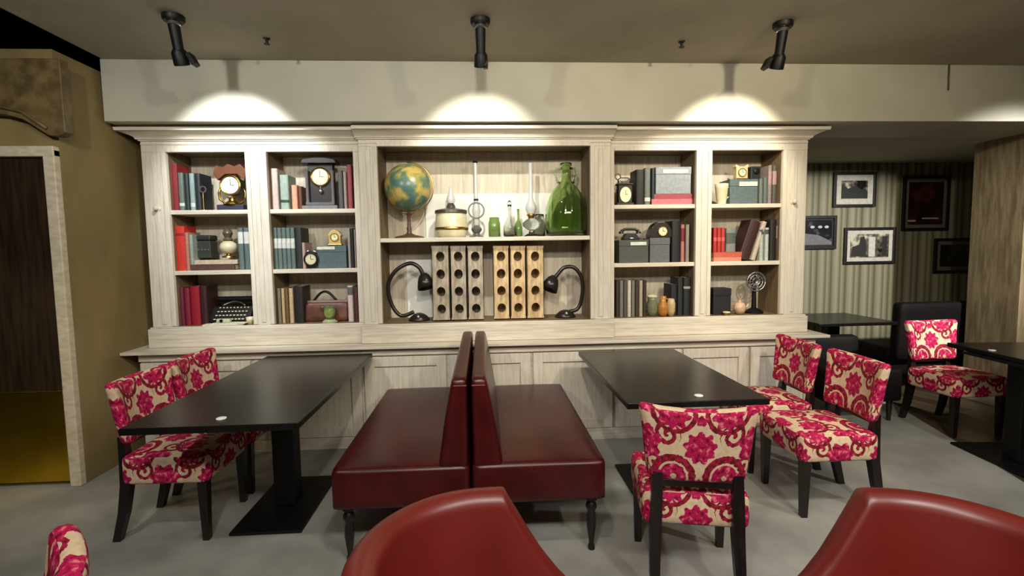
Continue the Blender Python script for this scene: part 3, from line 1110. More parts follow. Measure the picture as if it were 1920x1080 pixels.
for i in range(5):
    book(512 + i * 8.2, 520 + i * 8.2, 427, Z2, (84 + 8 * (i % 2), 112, 106), ORD[i] + ' of five matching grey green volumes, middle shelf of second bay', (W, .5, .74), 'grey green volumes with pale labels')
book(554, 566, 427, Z2, (34, 38, 36), 'charcoal book beside the five grey green volumes', None, None)
book(567, 573, 455, Z2, (196, 152, 138), 'thin pink book between charcoal book and round alarm clock', None, None)
row('to the right of the teal grey box', 'middle', Z2, [(652, 657, 428, (150, 146, 140), 'slim grey book'), (658, 663, 428, (36, 34, 34), 'slim black book'), (664, 668, 430, (140, 136, 126), 'slim pale grey book')], 'books right of the teal box')
row('from left, before the brown leather bag', 'b', Z3, [(520, 527, 541, (126, 112, 80), 'olive tan book'), (528, 534, 541, (188, 164, 122), 'tan book'), (535, 541, 541, (112, 84, 50), 'brown book'),
                       (542, 550, 541, (196, 168, 134), 'light tan book'), (551, 569, 537, (26, 20, 16), 'thick black book')], 'books left of the brown bag')
row('to the right of the brown leather bag', 'bottom', Z3, [(652, 662, 536, (214, 186, 178), 'pinkish white book', ((90, 92, 96), .74, .96)), (664, 672, 538, (92, 34, 34), 'dark red book')], 'books right of the brown bag')
ZR1, ZR2, ZR3 = SZ1 + .008, SZ2 + .003, SZ3 - .012
row('to the right of the carriage clock', 't', ZR1, [(1193, 1208, 318, (20, 20, 18), 'thick black book'), (1209, 1220, 315, (104, 112, 104), 'grey book', (W, .1, .2)), (1222, 1228, 315, (28, 50, 42), 'thin dark green book')], 'books right of the carriage clock')
row('to the right of the black domed clock', 'm', ZR2, [(1260, 1276, 414, (18, 16, 20), 'thick black book'), (1277, 1284, 421, (170, 110, 104), 'dusty red book', ((120, 30, 34), .55, .9)), (1286, 1293, 421, (140, 126, 110), 'pale brown book')], 'books right of the domed clock')
cols = [((60, 44, 28), 'dark brown book'), ((120, 112, 112), 'grey book'), ((84, 82, 62), 'olive book'), ((210, 194, 160), 'cream book'), ((120, 112, 94), 'taupe book'), ((70, 48, 28), 'brown book'), ((176, 156, 124), 'tan book'), ((58, 40, 26), 'dark chestnut book')]
row('from left, before the ceramic jar', 'b', ZR3, [(1155 + i * 7.3, 1161.8 + i * 7.3, 526, c, n) for i, (c, n) in enumerate(cols)], 'books at the left of the bottom shelf')
row('to the right of the cream vase', 'bottom', ZR3, [(1258, 1270, 533, (24, 24, 32), 'navy black book'), (1271, 1281, 520, (24, 34, 34), 'dark teal book'), (1282, 1295, 520, (26, 26, 26), 'thick black book', ((150, 150, 146), .7, .76))], 'dark books at the right of the bottom shelf')
row('to the right of the teal file box', 't', ZR1, [(1424, 1431, 335, (98, 112, 106), 'slim grey green book'), (1432, 1440, 333, (90, 102, 96), 'grey green book'), (1441, 1448, 310, (140, 120, 112), 'grey pink book', ((176, 130, 122), .5, .85)), (1449, 1457, 310, (80, 76, 66), 'dark grey book', ((170, 130, 124), .5, .85))], 'books right of the teal file box')
row('to the right of the leaning maroon book', 'm', ZR2, [(1425, 1432, 427, (176, 184, 168), 'slim pale green book', ((70, 80, 70), .8, .94)), (1435, 1442, 427, (182, 186, 172), 'slim whitish book', ((70, 80, 70), .8, .94)), (1444, 1455, 412, (20, 20, 18), 'black book'), (1456, 1463, 412, (64, 54, 42), 'dark brown book', ((140, 126, 112), .55, .85))], 'books at the right of the middle shelf')

# lying books
_, z = lying(357, 440, 493, 504, Z2, (92, 56, 42), 'flat brown book lying under another on the leftmost middle shelf')
lying(364, 445, 484, 492, z, (206, 182, 152), 'flat cream book lying on a brown book, leftmost middle shelf', yf=3.97)
_, z = lying(1222, 1299, 369, 380, ZR1, (196, 110, 118), 'lower pinkish red book lying under the grey blue box')
_, zbx = lying(1224, 1298, 358, 367, z, (160, 62, 74), 'upper dark pink book lying directly under the grey blue box', yf=3.958)
_, z = lying(1338, 1390, 479, 487, ZR2, (208, 130, 106), 'lower salmon red book lying flat, rightmost middle shelf')
_, zrd = lying(1338, 1391, 468, 477, z, (190, 92, 70), 'upper orange red book lying flat under three small red books', yf=3.958)
for i in range(3):
    book(1338 + i * 7.5, 1345 + i * 7.5, 427, zrd, (184, 44 + 6 * i, 46), ['left', 'middle', 'right'][i] + ' of three small red books standing on the flat red pair', ((214, 90, 90), .45, .6), 'small red books on the flat pair', yf=3.965, depth=.12)
# leaning books
book(1362, 1380, 428, zrd, (132, 136, 124), 'grey book with a dark design standing behind the leaning maroon book', ((80, 94, 86), .35, .8), yf=4.0, depth=.1)
bkl = book(1394, 1413, 415, ZR2, (66, 22, 18), 'maroon book leaning to the right against pale books', None, None, lean=R(18))
bkl.location.x -= .035
bkl.location.z += .018
bkl = book(1416, 1424, 414, ZR2, (196, 176, 150), 'thin beige book leaning behind the maroon one', None, None, lean=R(17))
bkl.location.x -= .030
bkl.location.z += .006

# boxes
_, ztb = sbox('storage_box', 595, 649, 461, Z2, (74, 98, 104), 'teal grey storage box with pale label, middle shelf of second bay', tagpx=(594, 628, 463, 468))
_, z_ = sbox('storage_box', 1230, 1296, 313, zbx, (140, 152, 158), 'grey blue file box standing on two flat pink books', tagpx=(1243, 1290, 318, 325))
sbox('storage_box', 1161, 1216, 450, ZR2, (70, 78, 66), 'grey green file box under the black telephone, left one of two', tagpx=(1182, 1212, 454, 460))
sbox('storage_box', 1219, 1256, 446, ZR2, (92, 98, 104), 'grey blue file box under the black domed clock')
_, ztt = sbox('storage_box', 1369, 1421, 336, ZR1, (84, 108, 110), 'teal file box with white label under the gold clock', tagpx=(1386, 1420, 341, 349))
sbox('camera_case', 1338, 1371, 541, ZR3, (26, 20, 28), 'black leather camera case on the bottom shelf of rightmost bay', 'case', depth=.13)
# carved dark casket behind the flat books
zc = Z2 + .02
t = thing('carved_casket', 'small dark green carved casket on the flat books, leftmost middle shelf', 'casket', (at(378, 460, 4.02).x, 4.02, at(378, 484, 4.02).z))
hc = at(378, 441, 4.02).z - at(378, 484, 4.02).z
MB().box(-.066, .066, 0, .11, 0, hc * .75, .006).build('body', cloth((48, 54, 42)), t)
MB().box(-.07, .07, -.004, .114, hc * .76, hc, .012).build('lid', cloth((30, 34, 26)), t)
k = MB()
for i in range(5): k.lathe([(0, 0), (.009, .002), (.006, .006), (0, .007)], (-.05 + .025 * i, .0, hc * .36), 10, Matrix.Rotation(R(90), 4, 'X'))
k.build('carving', cloth((84, 88, 70)), t)


# ---- clocks
def dial(t, x, z, y, r, m='dial', rim='brass'):
    rx = Matrix.Rotation(R(90), 4, 'X')
    MB().lathe([(0, 0), (r, 0), (r, .003), (0, .003)], (x, y, z), 28, rx).build('dial', m, t)
    dl = t.children[-1] if False else [o_ for o_ in bpy.data.objects if o_.parent == t and o_.name.startswith('dial')][-1]
    k = MB()
    k.lathe([(r, -.004), (r * 1.18, -.004), (r * 1.18, .006), (r * 1.08, .010), (r * .98, .006), (r, 0)], (x, y, z), 28, rx)
    k.build('bezel', rim, t, 'auto')
    h = MB()
    h.box(x - .0015, x + .0015, y - .0050, y - .0035, z, z + r * .7)
    h.box(x, x + r * .5, y - .0050, y - .0035, z - .0015, z + .0015)
    for a in range(12):
        q = R(a * 30)
        h.box(x + math.sin(q) * r * .84 - .0012, x + math.sin(q) * r * .84 + .0012, y - .0042, y - .0032, z + math.cos(q) * r * .84 - .003, z + math.cos(q) * r * .84 + .003)
    h.build('hands', 'black', dl)


# ornate clock, leftmost top shelf
Yc = 3.98
c = at(431, 347, Yc)
t = thing('ornate_clock', 'ornate copper and black clock with pale blue dial, leftmost top shelf', 'clock', (c.x, Yc, Z1))
zd = c.z - Z1
MB().box(-.10, .10, -.02, .10, 0, .045, .008).build('plinth', cloth((40, 42, 70)), t)
k = MB()
k.lathe([(0, .045), (.07, .045), (.055, .06), (.03, .075), (.026, .09), (.04, .10), (0, .10)], (0, .03, 0), 20)
k.build('pedestal', 'brass', t, 'auto')
k = MB()
k.cyl((0, .01, zd), (0, .07, zd), .078, .078, 28)
k.build('drum', 'black', t, 'auto')
dial(t, 0, zd, .008, .066, 'dialblue')
k = MB()
top = at(431, 306, Yc).z - Z1
k.prism([(-.10, zd + .04), (-.13, zd + .09), (-.11, top - .01), (-.06, top - .03), (-.02, top), (.03, top - .02), (.07, top), (.12, top - .05), (.10, zd + .03), (.05, zd + .085), (-.04, zd + .085)], 'y', .015, .075, .006)
k.build('crest', cloth((112, 62, 34)), t)
k = MB()
for sx in (-1, 1): k.tube([(sx * .05, .03, .05), (sx * .095, .03, .09), (sx * .10, .03, .14), (sx * .08, .03, .18)], .009, 8)
k.build('scrolls', 'brass', t, True)
# pocket watch stand
c = at(381, 355, 3.94)
t = thing('pocket_watch_stand', 'small brass ring watch stand in front of the navy book', 'stand', (c.x, 3.935, Z1))
zd = c.z - Z1
k = MB()
k.lathe([(.018, -.004), (.026, -.004), (.026, .004), (.018, .004), (.018, -.004)], (0, 0, zd), 20, Matrix.Rotation(R(90), 4, 'X'))
k.build('ring', 'steel', t, 'auto')
MB().cyl((0, 0, .003), (0, 0, zd - .025), .004, .004, 10).build('stem', 'brass', t)
MB().lathe([(0, 0), (.02, 0), (.018, .004), (0, .005)]).build('base', 'brass', t, 'auto')

# mantel clock, second bay top
c = at(599, 331, Yc)
t = thing('mantel_clock', 'dark wooden mantel clock with yellow ringed dial, top shelf of second bay', 'clock', (c.x, Yc, Z1))
zd = c.z - Z1
zt = at(600, 299, Yc).z - Z1
MB().box(-.135, .135, -.03, .11, 0, .03, .005).build('base', cloth((120, 118, 118)), t)
MB().box(-.11, .11, -.015, .10, .031, .055, .005).build('plinth', cloth((96, 92, 96)), t)
MB().box(-.095, .095, .02, .09, .055, zt - .03, .004).build('case', cloth((30, 22, 20)), t)
k = MB()
for sx in (-1, 1):
    k.lathe([(0, .055), (.017, .055), (.013, .07), (.012, zd + .03), (.018, zd + .045), (0, zd + .045)], (sx * .097, .005, 0), 14)
k.build('columns', cloth((98, 90, 88)), t, 'auto')
k = MB()
k.prism([(-.135, zt - .03), (-.12, zt), (-.04, zt + .012), (.04, zt + .012), (.12, zt), (.135, zt - .03)], 'y', -.02, .10, .004)
k.build('cornice', cloth((44, 34, 34)), t)
dial(t, 0, zd, .015, .064)
k = MB()
k.tube([(0, .012, zd - .07), (.002, .012, zd - .10)], .004, 8)
k.sphere((.002, .012, zd - .112), .017, 1.2, 14)
k.build('pendulum', 'steel', t, True)
# round alarm clock, second bay middle
c = at(583, 486, 3.95)
t = thing('alarm_clock', 'round black alarm clock with white dial between pink book and teal box', 'clock', (c.x, 3.95, Z2))
zd = c.z - Z2
MB().cyl((0, 0, zd), (0, .05, zd), .058, .058, 28).build('case', 'black', t, 'auto')
dial(t, 0, zd, -.002, .042, 'cream', 'black')
k = MB()
for sx in (-1, 1):
    k.lathe([(0, .018), (.014, .014), (.022, .004), (.022, 0), (0, 0)], (sx * .026, .025, zd + .058), 14, Matrix.Rotation(R(sx * 25), 4, 'Y'))
k.build('bells', 'steel', t, 'auto')
k = MB()
for sx in (-1, 1): k.cyl((sx * .03, .025, zd - .048), (sx * .04, .025, .001), .005, .006, 8)
k.build('feet', 'black', t)
# gold house clock on the teal box
c = at(627, 446, 4.0)
t = thing('brass_carriage_clock', 'small brass clock with arched top standing on the teal storage box', 'clock', (c.x, 4.0, ztb))
hz = at(627, 430, 4.0).z - ztb
MB().box(-.052, .052, 0, .06, .0, .012, .003).build('base', 'brass', t)
k = MB()
k.prism([(-.045, .012), (-.045, hz * .6), (-.056, hz * .62), (-.03, hz * .9), (0, hz), (.03, hz * .9), (.056, hz * .62), (.045, hz * .6), (.045, .012)], 'y', .004, .055, .003)
k.build('case', cloth((206, 178, 110), .35), t)
dial(t, 0, hz * .52, .003, .028, 'dial')
# brass bell clock in front of the bag
c = at(617, 588, 3.93)
t = thing('glass_dome_clock', 'small pale green dome clock in front of the brown bag', 'clock', (c.x, 3.945, Z3))
zd = at(617, 586, 3.94).z - Z3
MB().lathe([(0, 0), (.058, 0), (.058, .010), (.046, .018), (.040, .026), (0, .026)]).build('base', cloth((170, 178, 120), .35), t, 'auto')
k = MB()
k.lathe([(0, .026), (.020, .026), (.036, .045), (.044, .07), (.044, .10), (.034, .125), (.015, .138), (0, .14)])
k.build('dome', 'ltgreenglass', t, True)
k = MB()
k.cyl((0, -.012, zd - .004), (0, .012, zd - .004), .030, .030, 22)
k.build('movement', 'dial', t, 'auto')
# carriage clock right bay
c = at(1173, 366, 3.95)
t = thing('carriage_clock', 'dark carriage clock with tall oval cream dial, left of the black book', 'clock', (c.x, 3.95, ZR1))
zt = at(1173, 343, 3.95).z - ZR1
MB().box(-.068, .068, -.005, .08, 0, .02, .004).build('base', cloth((44, 36, 20)), t)
MB().box(-.055, .055, .004, .074, .02, zt - .015, .004).build('case', cloth((36, 30, 18)), t)
MB().box(-.064, .064, -.003, .078, zt - .014, zt, .004).build('top', 'black', t)
k = MB()
k.lathe([(0, 0), (.045, 0), (.045, .004), (0, .004)], (0, .003, zt * .48), 26, Matrix.Rotation(R(90), 4, 'X') @ Matrix.Diagonal((1, 1.35, 1, 1)))
k.build('dial', 'dial', t)
k = MB()
k.tube([(-.045, .035, zt), (-.05, .035, zt + .03), (-.03, .035, zt + .045), (.03, .035, zt + .045), (.05, .035, zt + .03), (.045, .035, zt)], .004, 8)
k.build('handle', 'black', t, True)
k = MB()
k.box(-.001, .002, -.003, -.0015, zt * .48, zt * .48 + .035)
k.box(-.001, .018, -.003, -.0015, zt * .48 - .001, zt * .48 + .002)
k.build('hands', 'black', t)
# magnifier-like loupe leaning left of the carriage clock
c = at(1161, 330, 4.02)
t = thing('desk_magnifier', 'small black magnifying glass on a stand behind the carriage clock', 'magnifier', (c.x, 4.06, ZR1))
zd = c.z - ZR1
k = MB()
k.lathe([(.018, -.004), (.026, -.004), (.026, .004), (.018, .004), (.018, -.004)], (0, 0, zd), 20, Matrix.Rotation(R(90), 4, 'X'))
k.build('ring', 'black', t, 'auto')
MB().cyl((0, 0, zd - .026), (.02, 0, .006), .005, .006, 8).build('stem', 'black', t)
MB().lathe([(0, 0), (.03, 0), (.026, .008), (0, .009)], (.02, 0, 0)).build('base', 'black', t, 'auto')
# domed clock on grey blue box
zt2 = at(1238, 446, 3.96).z
c = at(1243, 434, 3.97)
t = thing('domed_clock', 'black domed mantel clock with small cream dial on a grey blue box', 'clock', (at(1240, 434, 3.97).x, 3.97, zt2 + .002))
zd = c.z - zt2
k = MB()
pts = [(-.095, 0), (-.095, .03)] + [(-.088 * math.cos(math.pi * i / 10), .04 + (at(1240, 416, 3.97).z - zt2 - .04) * math.sin(math.pi * i / 10)) for i in range(0, 11)] + [(.095, .03), (.095, 0)]
k.prism(pts, 'y', 0, .10, .004)
k.build('case', cloth((38, 26, 20), .35), t)
dial(t, .012, zd, -.001, .036)
# telephone on the grey green box
zt3 = at(1188, 450, 3.96).z
t = thing('telephone', 'old black telephone on the grey green file box', 'telephone', (at(1185, 440, 3.98).x, 3.99, zt3 + .002))
MB().prism([(-.065, 0), (.065, 0), (.06, .02), (.035, .055), (-.035, .055), (-.06, .02)], 'y', 0, .10, .006).build('body', 'black', t)
k = MB()
k.tube([(-.075, .05, .072), (-.04, .05, .088), (.04, .05, .088), (.075, .05, .072)], .011, 10)
k.lathe([(0, 0), (.021, 0), (.018, .018), (0, .02)], (-.072, .05, .052), 14)
k.lathe([(0, 0), (.021, 0), (.018, .018), (0, .02)], (.072, .05, .052), 14)
k.build('handset', 'black', t, 'auto')
MB().lathe([(0, 0), (.026, 0), (.024, .004), (0, .005)], (0, .012, .03), 20, Matrix.Rotation(R(62), 4, 'X')).build('rotary_dial', 'steel', t, 'auto')
# gold clock on teal file box, rightmost bay
t = thing('gilt_clock', 'small gilt table clock standing on the teal file box, rightmost bay', 'clock', (at(1392, 325, 4.0).x, 4.0, at(1392, 336, 3.96).z + .002))
hz = at(1392, 308, 4.0).z - at(1392, 336, 3.96).z
MB().box(-.055, .055, 0, .06, 0, .012, .003).build('base', 'brass', t)
MB().prism([(-.048, .012), (-.048, hz * .8), (-.058, hz * .84), (-.05, hz), (-.02, hz * .86), (.02, hz * .86), (.05, hz), (.058, hz * .84), (.048, hz * .8), (.048, .012)], 'y', .004, .055, .003).build('case', cloth((224, 196, 146), .4), t)
dial(t, 0, hz * .46, .003, .03, 'dial')
t = thing('bellows_camera', 'black folding bellows camera beside the gilt clock, top shelf of rightmost bay', 'camera', (at(1418, 325, 4.06).x, 4.08, ZR1))
zz = at(1418, 336, 4.08).z - ZR1
h_ = at(1418, 312, 4.08).z - ZR1
MB().box(-.035, .055, 0, .09, 0, h_, .006).build('body', cloth((20, 24, 26)), t)
MB().lathe([(0, 0), (.024, 0), (.024, .012), (.016, .016), (0, .016)], (.01, -.001, h_ - .04), 20, Matrix.Rotation(R(90), 4, 'X')).build('lens', 'iron', t, 'auto')
# cream jug
c = at(1356, 365, 3.96)
t = thing('cream_jug', 'cream enamel jug with a dark lid knob, top shelf of rightmost bay', 'jug', (c.x, 3.99, ZR1))
hz = at(1356, 345, 3.99).z - ZR1
MB().lathe([(0, 0), (.034, 0), (.036, .01), (.046, hz * .5), (.05, hz * .8), (.054, hz), (.048, hz), (.044, hz * .8), (.030, .012), (0, .012)], seg=24).build('body', 'cream', t, True)
MB().tube([(.046, 0, hz * .85), (.08, 0, hz * .8), (.08, 0, hz * .45), (.042, 0, hz * .3)], .007, 8).build('handle', 'cream', t, True)
MB().lathe([(0, hz + .018), (.012, hz + .016), (.008, hz + .006), (.02, hz + .003), (.046, hz + .001), (0, hz + .001)]).build('lid', cloth((90, 84, 72)), t, 'auto')

# ---- leftmost bay: brass oil lamp, typewriter, papers
c = at(425, 467, 4.0)
zb_ = at(425, 483, 3.99).z
t = thing('brass_oil_lamp', 'brass oil lamp with round cream globe shade on the flat books', 'lamp', (c.x, 4.03, zb_))
k = MB()
k.lathe([(0, 0), (.05, 0), (.045, .012), (.018, .02), (.015, .03), (0, .03)])
k.build('base', 'brass', t, 'auto')
MB().lathe([(0, .03), (.02, .03), (.052, .05), (.064, .08), (.055, .108), (.03, .128), (0, .13)]).build('globe_shade', 'cream', t, True)
k = MB()
k.lathe([(0, .128), (.03, .128), (.034, .14), (.022, .155), (.03, .175), (.036, .19), (.026, .215), (.012, .225), (0, .226)])
k.build('burner', cloth((98, 82, 54), .35), t, 'auto')

c = at(425, 590, 4.0)
t = thing('typewriter', 'old black typewriter with pale keys on the bottom shelf of leftmost bay', 'typewriter', (at(432, 570, 4.03).x, 4.02, Z3))
MB().prism([(-.03, 0), (.16, 0), (.16, .12), (.10, .15), (.04, .13), (-.03, .03)], 'x', -.15, .16, .006).build('body', 'iron', t)
k = MB()
k.cyl((-.18, .11, .185), (.19, .11, .185), .022, .022, 16)
k.build('platen', 'black', t, 'auto')
k = MB()
k.cyl((-.20, .11, .185), (-.18, .11, .185), .026, .026, 16)
k.cyl((.19, .11, .185), (.21, .11, .185), .026, .026, 16)
k.build('platen_knobs', 'steel', t, 'auto')
k = MB()
for r_ in range(4):
    for q in range(9):
        k.lathe([(0, .008), (.009, .007), (.010, 0), (0, 0)], (-.11 + q * .027 + r_ * .006, -.025 + r_ * .022, .035 + r_ * .028), 10)
k.build('keys', 'cream', t)
k = MB()
k.tube([(-.09 + .18 * i / 12, .06 + .03 * math.cos((i / 12 - .5) * 3), .135 + .03 * math.sin(math.pi * i / 12)) for i in range(13)], .007, 8)
k.build('type_basket', 'steel', t, True)
t = thing('paper_sheet', 'pale cream sheets of paper spread in front of the typewriter', 'paper', (at(428, 600, 3.95).x, 3.95, Z3 + .001))
k = MB()
k.box(-.17, .13, -.048, .028, 0, .010, mat=Matrix.Rotation(R(3), 4, 'Z'))
k.box(-.10, .15, -.04, .028, .0105, .018, mat=Matrix.Rotation(R(-4), 4, 'Z'))
k.build('sheets', cloth((222, 218, 180)), t)
t = thing('pocket_camera', 'small pale green camera lying on the papers by the typewriter', 'camera', (at(420, 590, 3.95).x, 3.945, Z3 + .020))
MB().box(-.05, .05, -.02, .02, 0, .028, .006).build('body', cloth((196, 204, 156)), t)
MB().lathe([(0, 0), (.012, 0), (.012, .008), (0, .009)], (-.01, -.019, .015), 16, Matrix.Rotation(R(90), 4, 'X')).build('lens', 'iron', t, 'auto')
t = thing('small_cup', 'small cream cup at the right end of the leftmost bottom shelf', 'cup', (at(468, 590, 3.96).x, 3.965, Z3))
MB().lathe([(0, 0), (.02, 0), (.028, .03), (.030, .055), (.026, .055), (.022, .01), (0, .008)]).build('cup', 'cream', t, True)

# ---- brown bag
t = thing('leather_bag', 'brown leather doctor bag with black arched handle, bottom shelf of second bay', 'bag', (at(606, 590, 4.0).x, 3.99, Z3))
wl, wr = at(560, 590, 3.99).x - t.location.x, at(652, 590, 3.99).x - t.location.x
hz = at(606, 568, 3.99).z - Z3
k = MB()
k.cushion((wr - wl, .15, hz), .02, lambda q: Vector((q.x + (wl + wr) / 2, (q.y) * (1 - .3 * (q.z / hz + .5)) + .075, q.z + hz / 2)), (10, 6, 6))
k.build('body', 'baglather', t, True)
MB().box(wl + .01, wr - .01, .055, .095, hz - .008, hz + .014, .005).build('frame', cloth((150, 120, 108)), t)
MB().tube([(-.09 + .18 * i / 12, .075, hz + .01 + .075 * math.sin(math.pi * i / 12)) for i in range(13)], .010, 10).build('handle', 'black', t, True)
k = MB()
k.box(-.012, .012, -.012, -.002, hz * .62, hz * .8, .002)
k.build('clasp', 'brass', t)

# ---- middle bookcase, upper shelf
ZC = 1.606
ZCB = .945
tag(MB().box(at(798, 400, 4.2).x, at(1034, 400, 4.2).x, 4.205, 4.217, ZC + .001, at(900, 363, 4.2).z).build('light_patch_panel', 'light_patch'), 'long white panel added for the bright light patch behind the glass lamps, upper middle shelf', 'panel')  # spotlight pool on the back board, put in as a white panel
tag(MB().box(at(763, 530, 4.2).x, at(812, 530, 4.2).x, 4.205, 4.217, ZCB + .001, at(790, 487, 4.2).z).build('light_patch_panel', 'light_patch'), 'pale panel added for the light patch between left desk lamp and wine racks', 'panel')  # lit part of the lower back board, added as a pale panel
c = at(765, 352, 4.03)
t = thing('globe', 'old terrestrial globe with blue green sea and yellow land on a turned stand', 'globe', (c.x, 4.03, ZC))
zd = c.z - ZC
RG = .186
MB().sphere((0, 0, zd), RG, 1, 48).build('ball', 'globe', t, True)
k = MB()
k.tube([((RG + .010) * math.sin(R(a)) * .42, -(RG + .010) * math.sin(R(a)) * 0.0 - .0, zd + (RG + .010) * math.cos(R(a))) if False else ((RG + .012) * math.sin(R(a)), .0, zd - (RG + .012) * math.cos(R(a))) for a in range(-20, 181, 10)], .006, 8)
k.build('meridian_arm', 'brass', t, True)
k = MB()
k.lathe([(0, 0), (.118, 0), (.118, .010), (.10, .018), (.05, .028), (.022, .04), (.016, .06), (.020, .08), (.014, .10), (.014, zd - RG - .02), (.02, zd - RG - .012), (0, zd - RG - .008)])
k.build('stand', cloth((96, 62, 40), .4), t, 'auto')

c = at(846, 441, 4.0)
t = thing('enamel_pot_lamp', 'round cream pot lamp with dark rim and glass chimney beside the globe', 'lamp', (c.x, 4.05, ZC))
z1_ = at(846, 393, 4.05).z - ZC
MB().lathe([(0, 0), (.10, 0), (.118, .02), (.132, .06), (.132, .10), (.12, z1_ - .03), (.105, z1_ - .02), (0, z1_ - .02)], seg=32).build('bowl', 'cream', t, True)
k = MB()
k.lathe([(.122, z1_ - .035), (.130, z1_ - .03), (.128, z1_ - .008), (.10, z1_), (.04, z1_ + .012), (.03, z1_ + .04), (.02, z1_ + .05), (0, z1_ + .05)], seg=32)
k.build('dark_rim', cloth((74, 62, 44), .35), t, 'auto')
k = MB()
k.lathe([(.133, .060), (.137, .066), (.137, .078), (.133, .084)], seg=32)
k.build('band', 'brass', t, 'auto')
h_ = at(843, 350, 4.05).z - ZC
MB().lathe([(.028, z1_ + .05), (.036, z1_ + .075), (.026, z1_ + .11), (.014, z1_ + .14), (.012, h_), (.010, h_), (.012, z1_ + .14), (.024, z1_ + .11), (.034, z1_ + .075), (.026, z1_ + .05)]).build('chimney', 'chimneyglass', t, True)

# oil lamp with a reflector ring
c = at(893, 395, 4.06)
t = thing('hurricane_lamp', 'iron oil lamp with ring reflector and very tall glass chimney', 'lamp', (c.x, 4.06, ZC))
zr = c.z - ZC
zt = at(893, 304, 4.06).z - ZC
MB().lathe([(0, 0), (.062, 0), (.058, .01), (.03, .02), (.022, .035), (.036, .05), (.044, .07), (.03, .09), (.02, .10), (0, .10)]).build('font', cloth((92, 90, 84), .35), t, 'auto')
k = MB()
k.lathe([(.056, -.006), (.068, -.006), (.068, .006), (.056, .006), (.056, -.006)], (0, -.02, zr), 28, Matrix.Rotation(R(90), 4, 'X'))
k.build('reflector_ring', cloth((104, 102, 98), .3), t, 'auto')
MB().lathe([(.018, .10), (.03, zr - .02), (.034, zr), (.024, zr + .05), (.014, zr + .08), (.012, zt), (.010, zt), (.012, zr + .08), (.022, zr + .05), (.032, zr), (.028, zr - .02), (.016, .10)]).build('chimney', 'chimneyglass', t, True)
k = MB()
k.lathe([(.017, 0), (.020, .006), (.017, .014)], (0, 0, zt - .006))
k.lathe([(.019, 0), (.020, .008), (.017, .014)], (0, 0, zr + .08))
k.build('chimney_collar', 'iron', t, 'auto')
MB().lathe([(0, 0), (.012, 0), (.016, .02), (.008, .045), (0, .06)], (0, 0, .10)).build('burner', 'iron', t, 'auto')


def bottle(px, ptop, pw, zs, label, mat, prof, y=4.05, name='glass_bottle', cat='bottle', cap=None):
    c = at(px, 430, y)
    h = at(px, ptop, y).z - zs
    w_ = pw / FPX * y * .5
    t = thing(name, label, cat, (c.x, y, zs))
    pr = [(r * w_, z * h) for r, z in prof]
    inn = [(max(0, r * w_ - .003), z * h) for r, z in prof[::-1] if z > .02] + [(0, .02 * h)]
    MB().lathe([(0, 0)] + pr + inn, seg=28).build('glass', mat, t, True)
    if cap: MB().lathe([(0, 1.0 * h), (cap * w_, 1.0 * h), (cap * w_ * 1.2, 1.05 * h), (cap * w_ * .6, 1.12 * h), (0, 1.14 * h)], seg=20).build('stopper', 'glass', t, 'auto')
    return t


JAR = [(.9, 0), (1, .05), (1, .75), (.85, .85), (.85, 1)]
DEC = [(.9, 0), (1, .06), (1, .35), (.7, .52), (.28, .62), (.24, .9), (.34, 1)]
bottle(927, 408, 22, ZC, 'small green glass jar left of the clear decanter', 'ltgreenglass', JAR, name='glass_jar', cat='jar')
bottle(956, 384, 24, ZC, 'clear glass decanter with pointed stopper beside the green jar', 'glass', DEC, name='decanter', cat='decanter', cap=.3)
bottle(972, 392, 15, ZC, 'slim pale green bottle between decanter and tall glass lamp', 'ltgreenglass', DEC, y=4.1)
# tall glass oil lamp
c = at(996, 430, 4.04)
t = thing('glass_oil_lamp', 'clear glass oil lamp with very tall thin chimney beside the demijohn', 'lamp', (c.x, 4.04, ZC))
zr = at(996, 405, 4.04).z - ZC
zt = at(993, 306, 4.04).z - ZC
MB().lathe([(0, 0), (.062, 0), (.05, .014), (.02, .03), (.018, .05), (.05, .07), (.07, .09), (.07, .115), (.04, .14), (.022, .15), (0, .15)], seg=28).build('font', 'glass', t, True)
MB().lathe([(0, .15), (.024, .15), (.026, .165), (.034, .172), (.034, .182), (.018, .19), (0, .19)]).build('burner', 'brass', t, 'auto')
MB().lathe([(.03, .185), (.045, .22), (.044, .25), (.024, .29), (.015, .33), (.015, zt), (.013, zt), (.013, .33), (.022, .29), (.042, .25), (.043, .22), (.028, .185)]).build('chimney', 'chimneyglass', t, True)
# second squat clear jar
bottle(1011, 402, 22, ZC, 'clear glass jar with dark lid between the tall lamp and demijohn', 'glass', JAR, y=4.12, name='glass_jar', cat='jar')
# demijohn
c = at(1062, 430, 4.04)
t = thing('demijohn', 'large green glass demijohn with two neck handles, tallest vessel on its shelf', 'demijohn', (c.x, 4.045, ZC))
zt = at(1062, 306, 4.04).z - ZC
pr = [(.13, 0), (.16, .02), (.172, .07), (.172, .16), (.165, .24), (.14, .32), (.10, .38), (.055, .43), (.040, .455), (.038, zt - .03), (.046, zt - .02), (.046, zt)]
sc = zt / .59
pr = [(r, z) for r, z in pr]
MB().lathe([(0, .012)] + pr + [(r - .006, z) for r, z in pr[::-1][:-1]] + [(0, .03)], seg=40).build('bottle', 'greenglass', t, True)
for sx in (-1, 1):
    MB().tube([(sx * .038, 0, zt - .04), (sx * .075, 0, zt - .045), (sx * .09, 0, zt - .08), (sx * .075, 0, zt - .13), (sx * .058, 0, .43)], .010, 10).build('handle', 'greenglass', t, True)

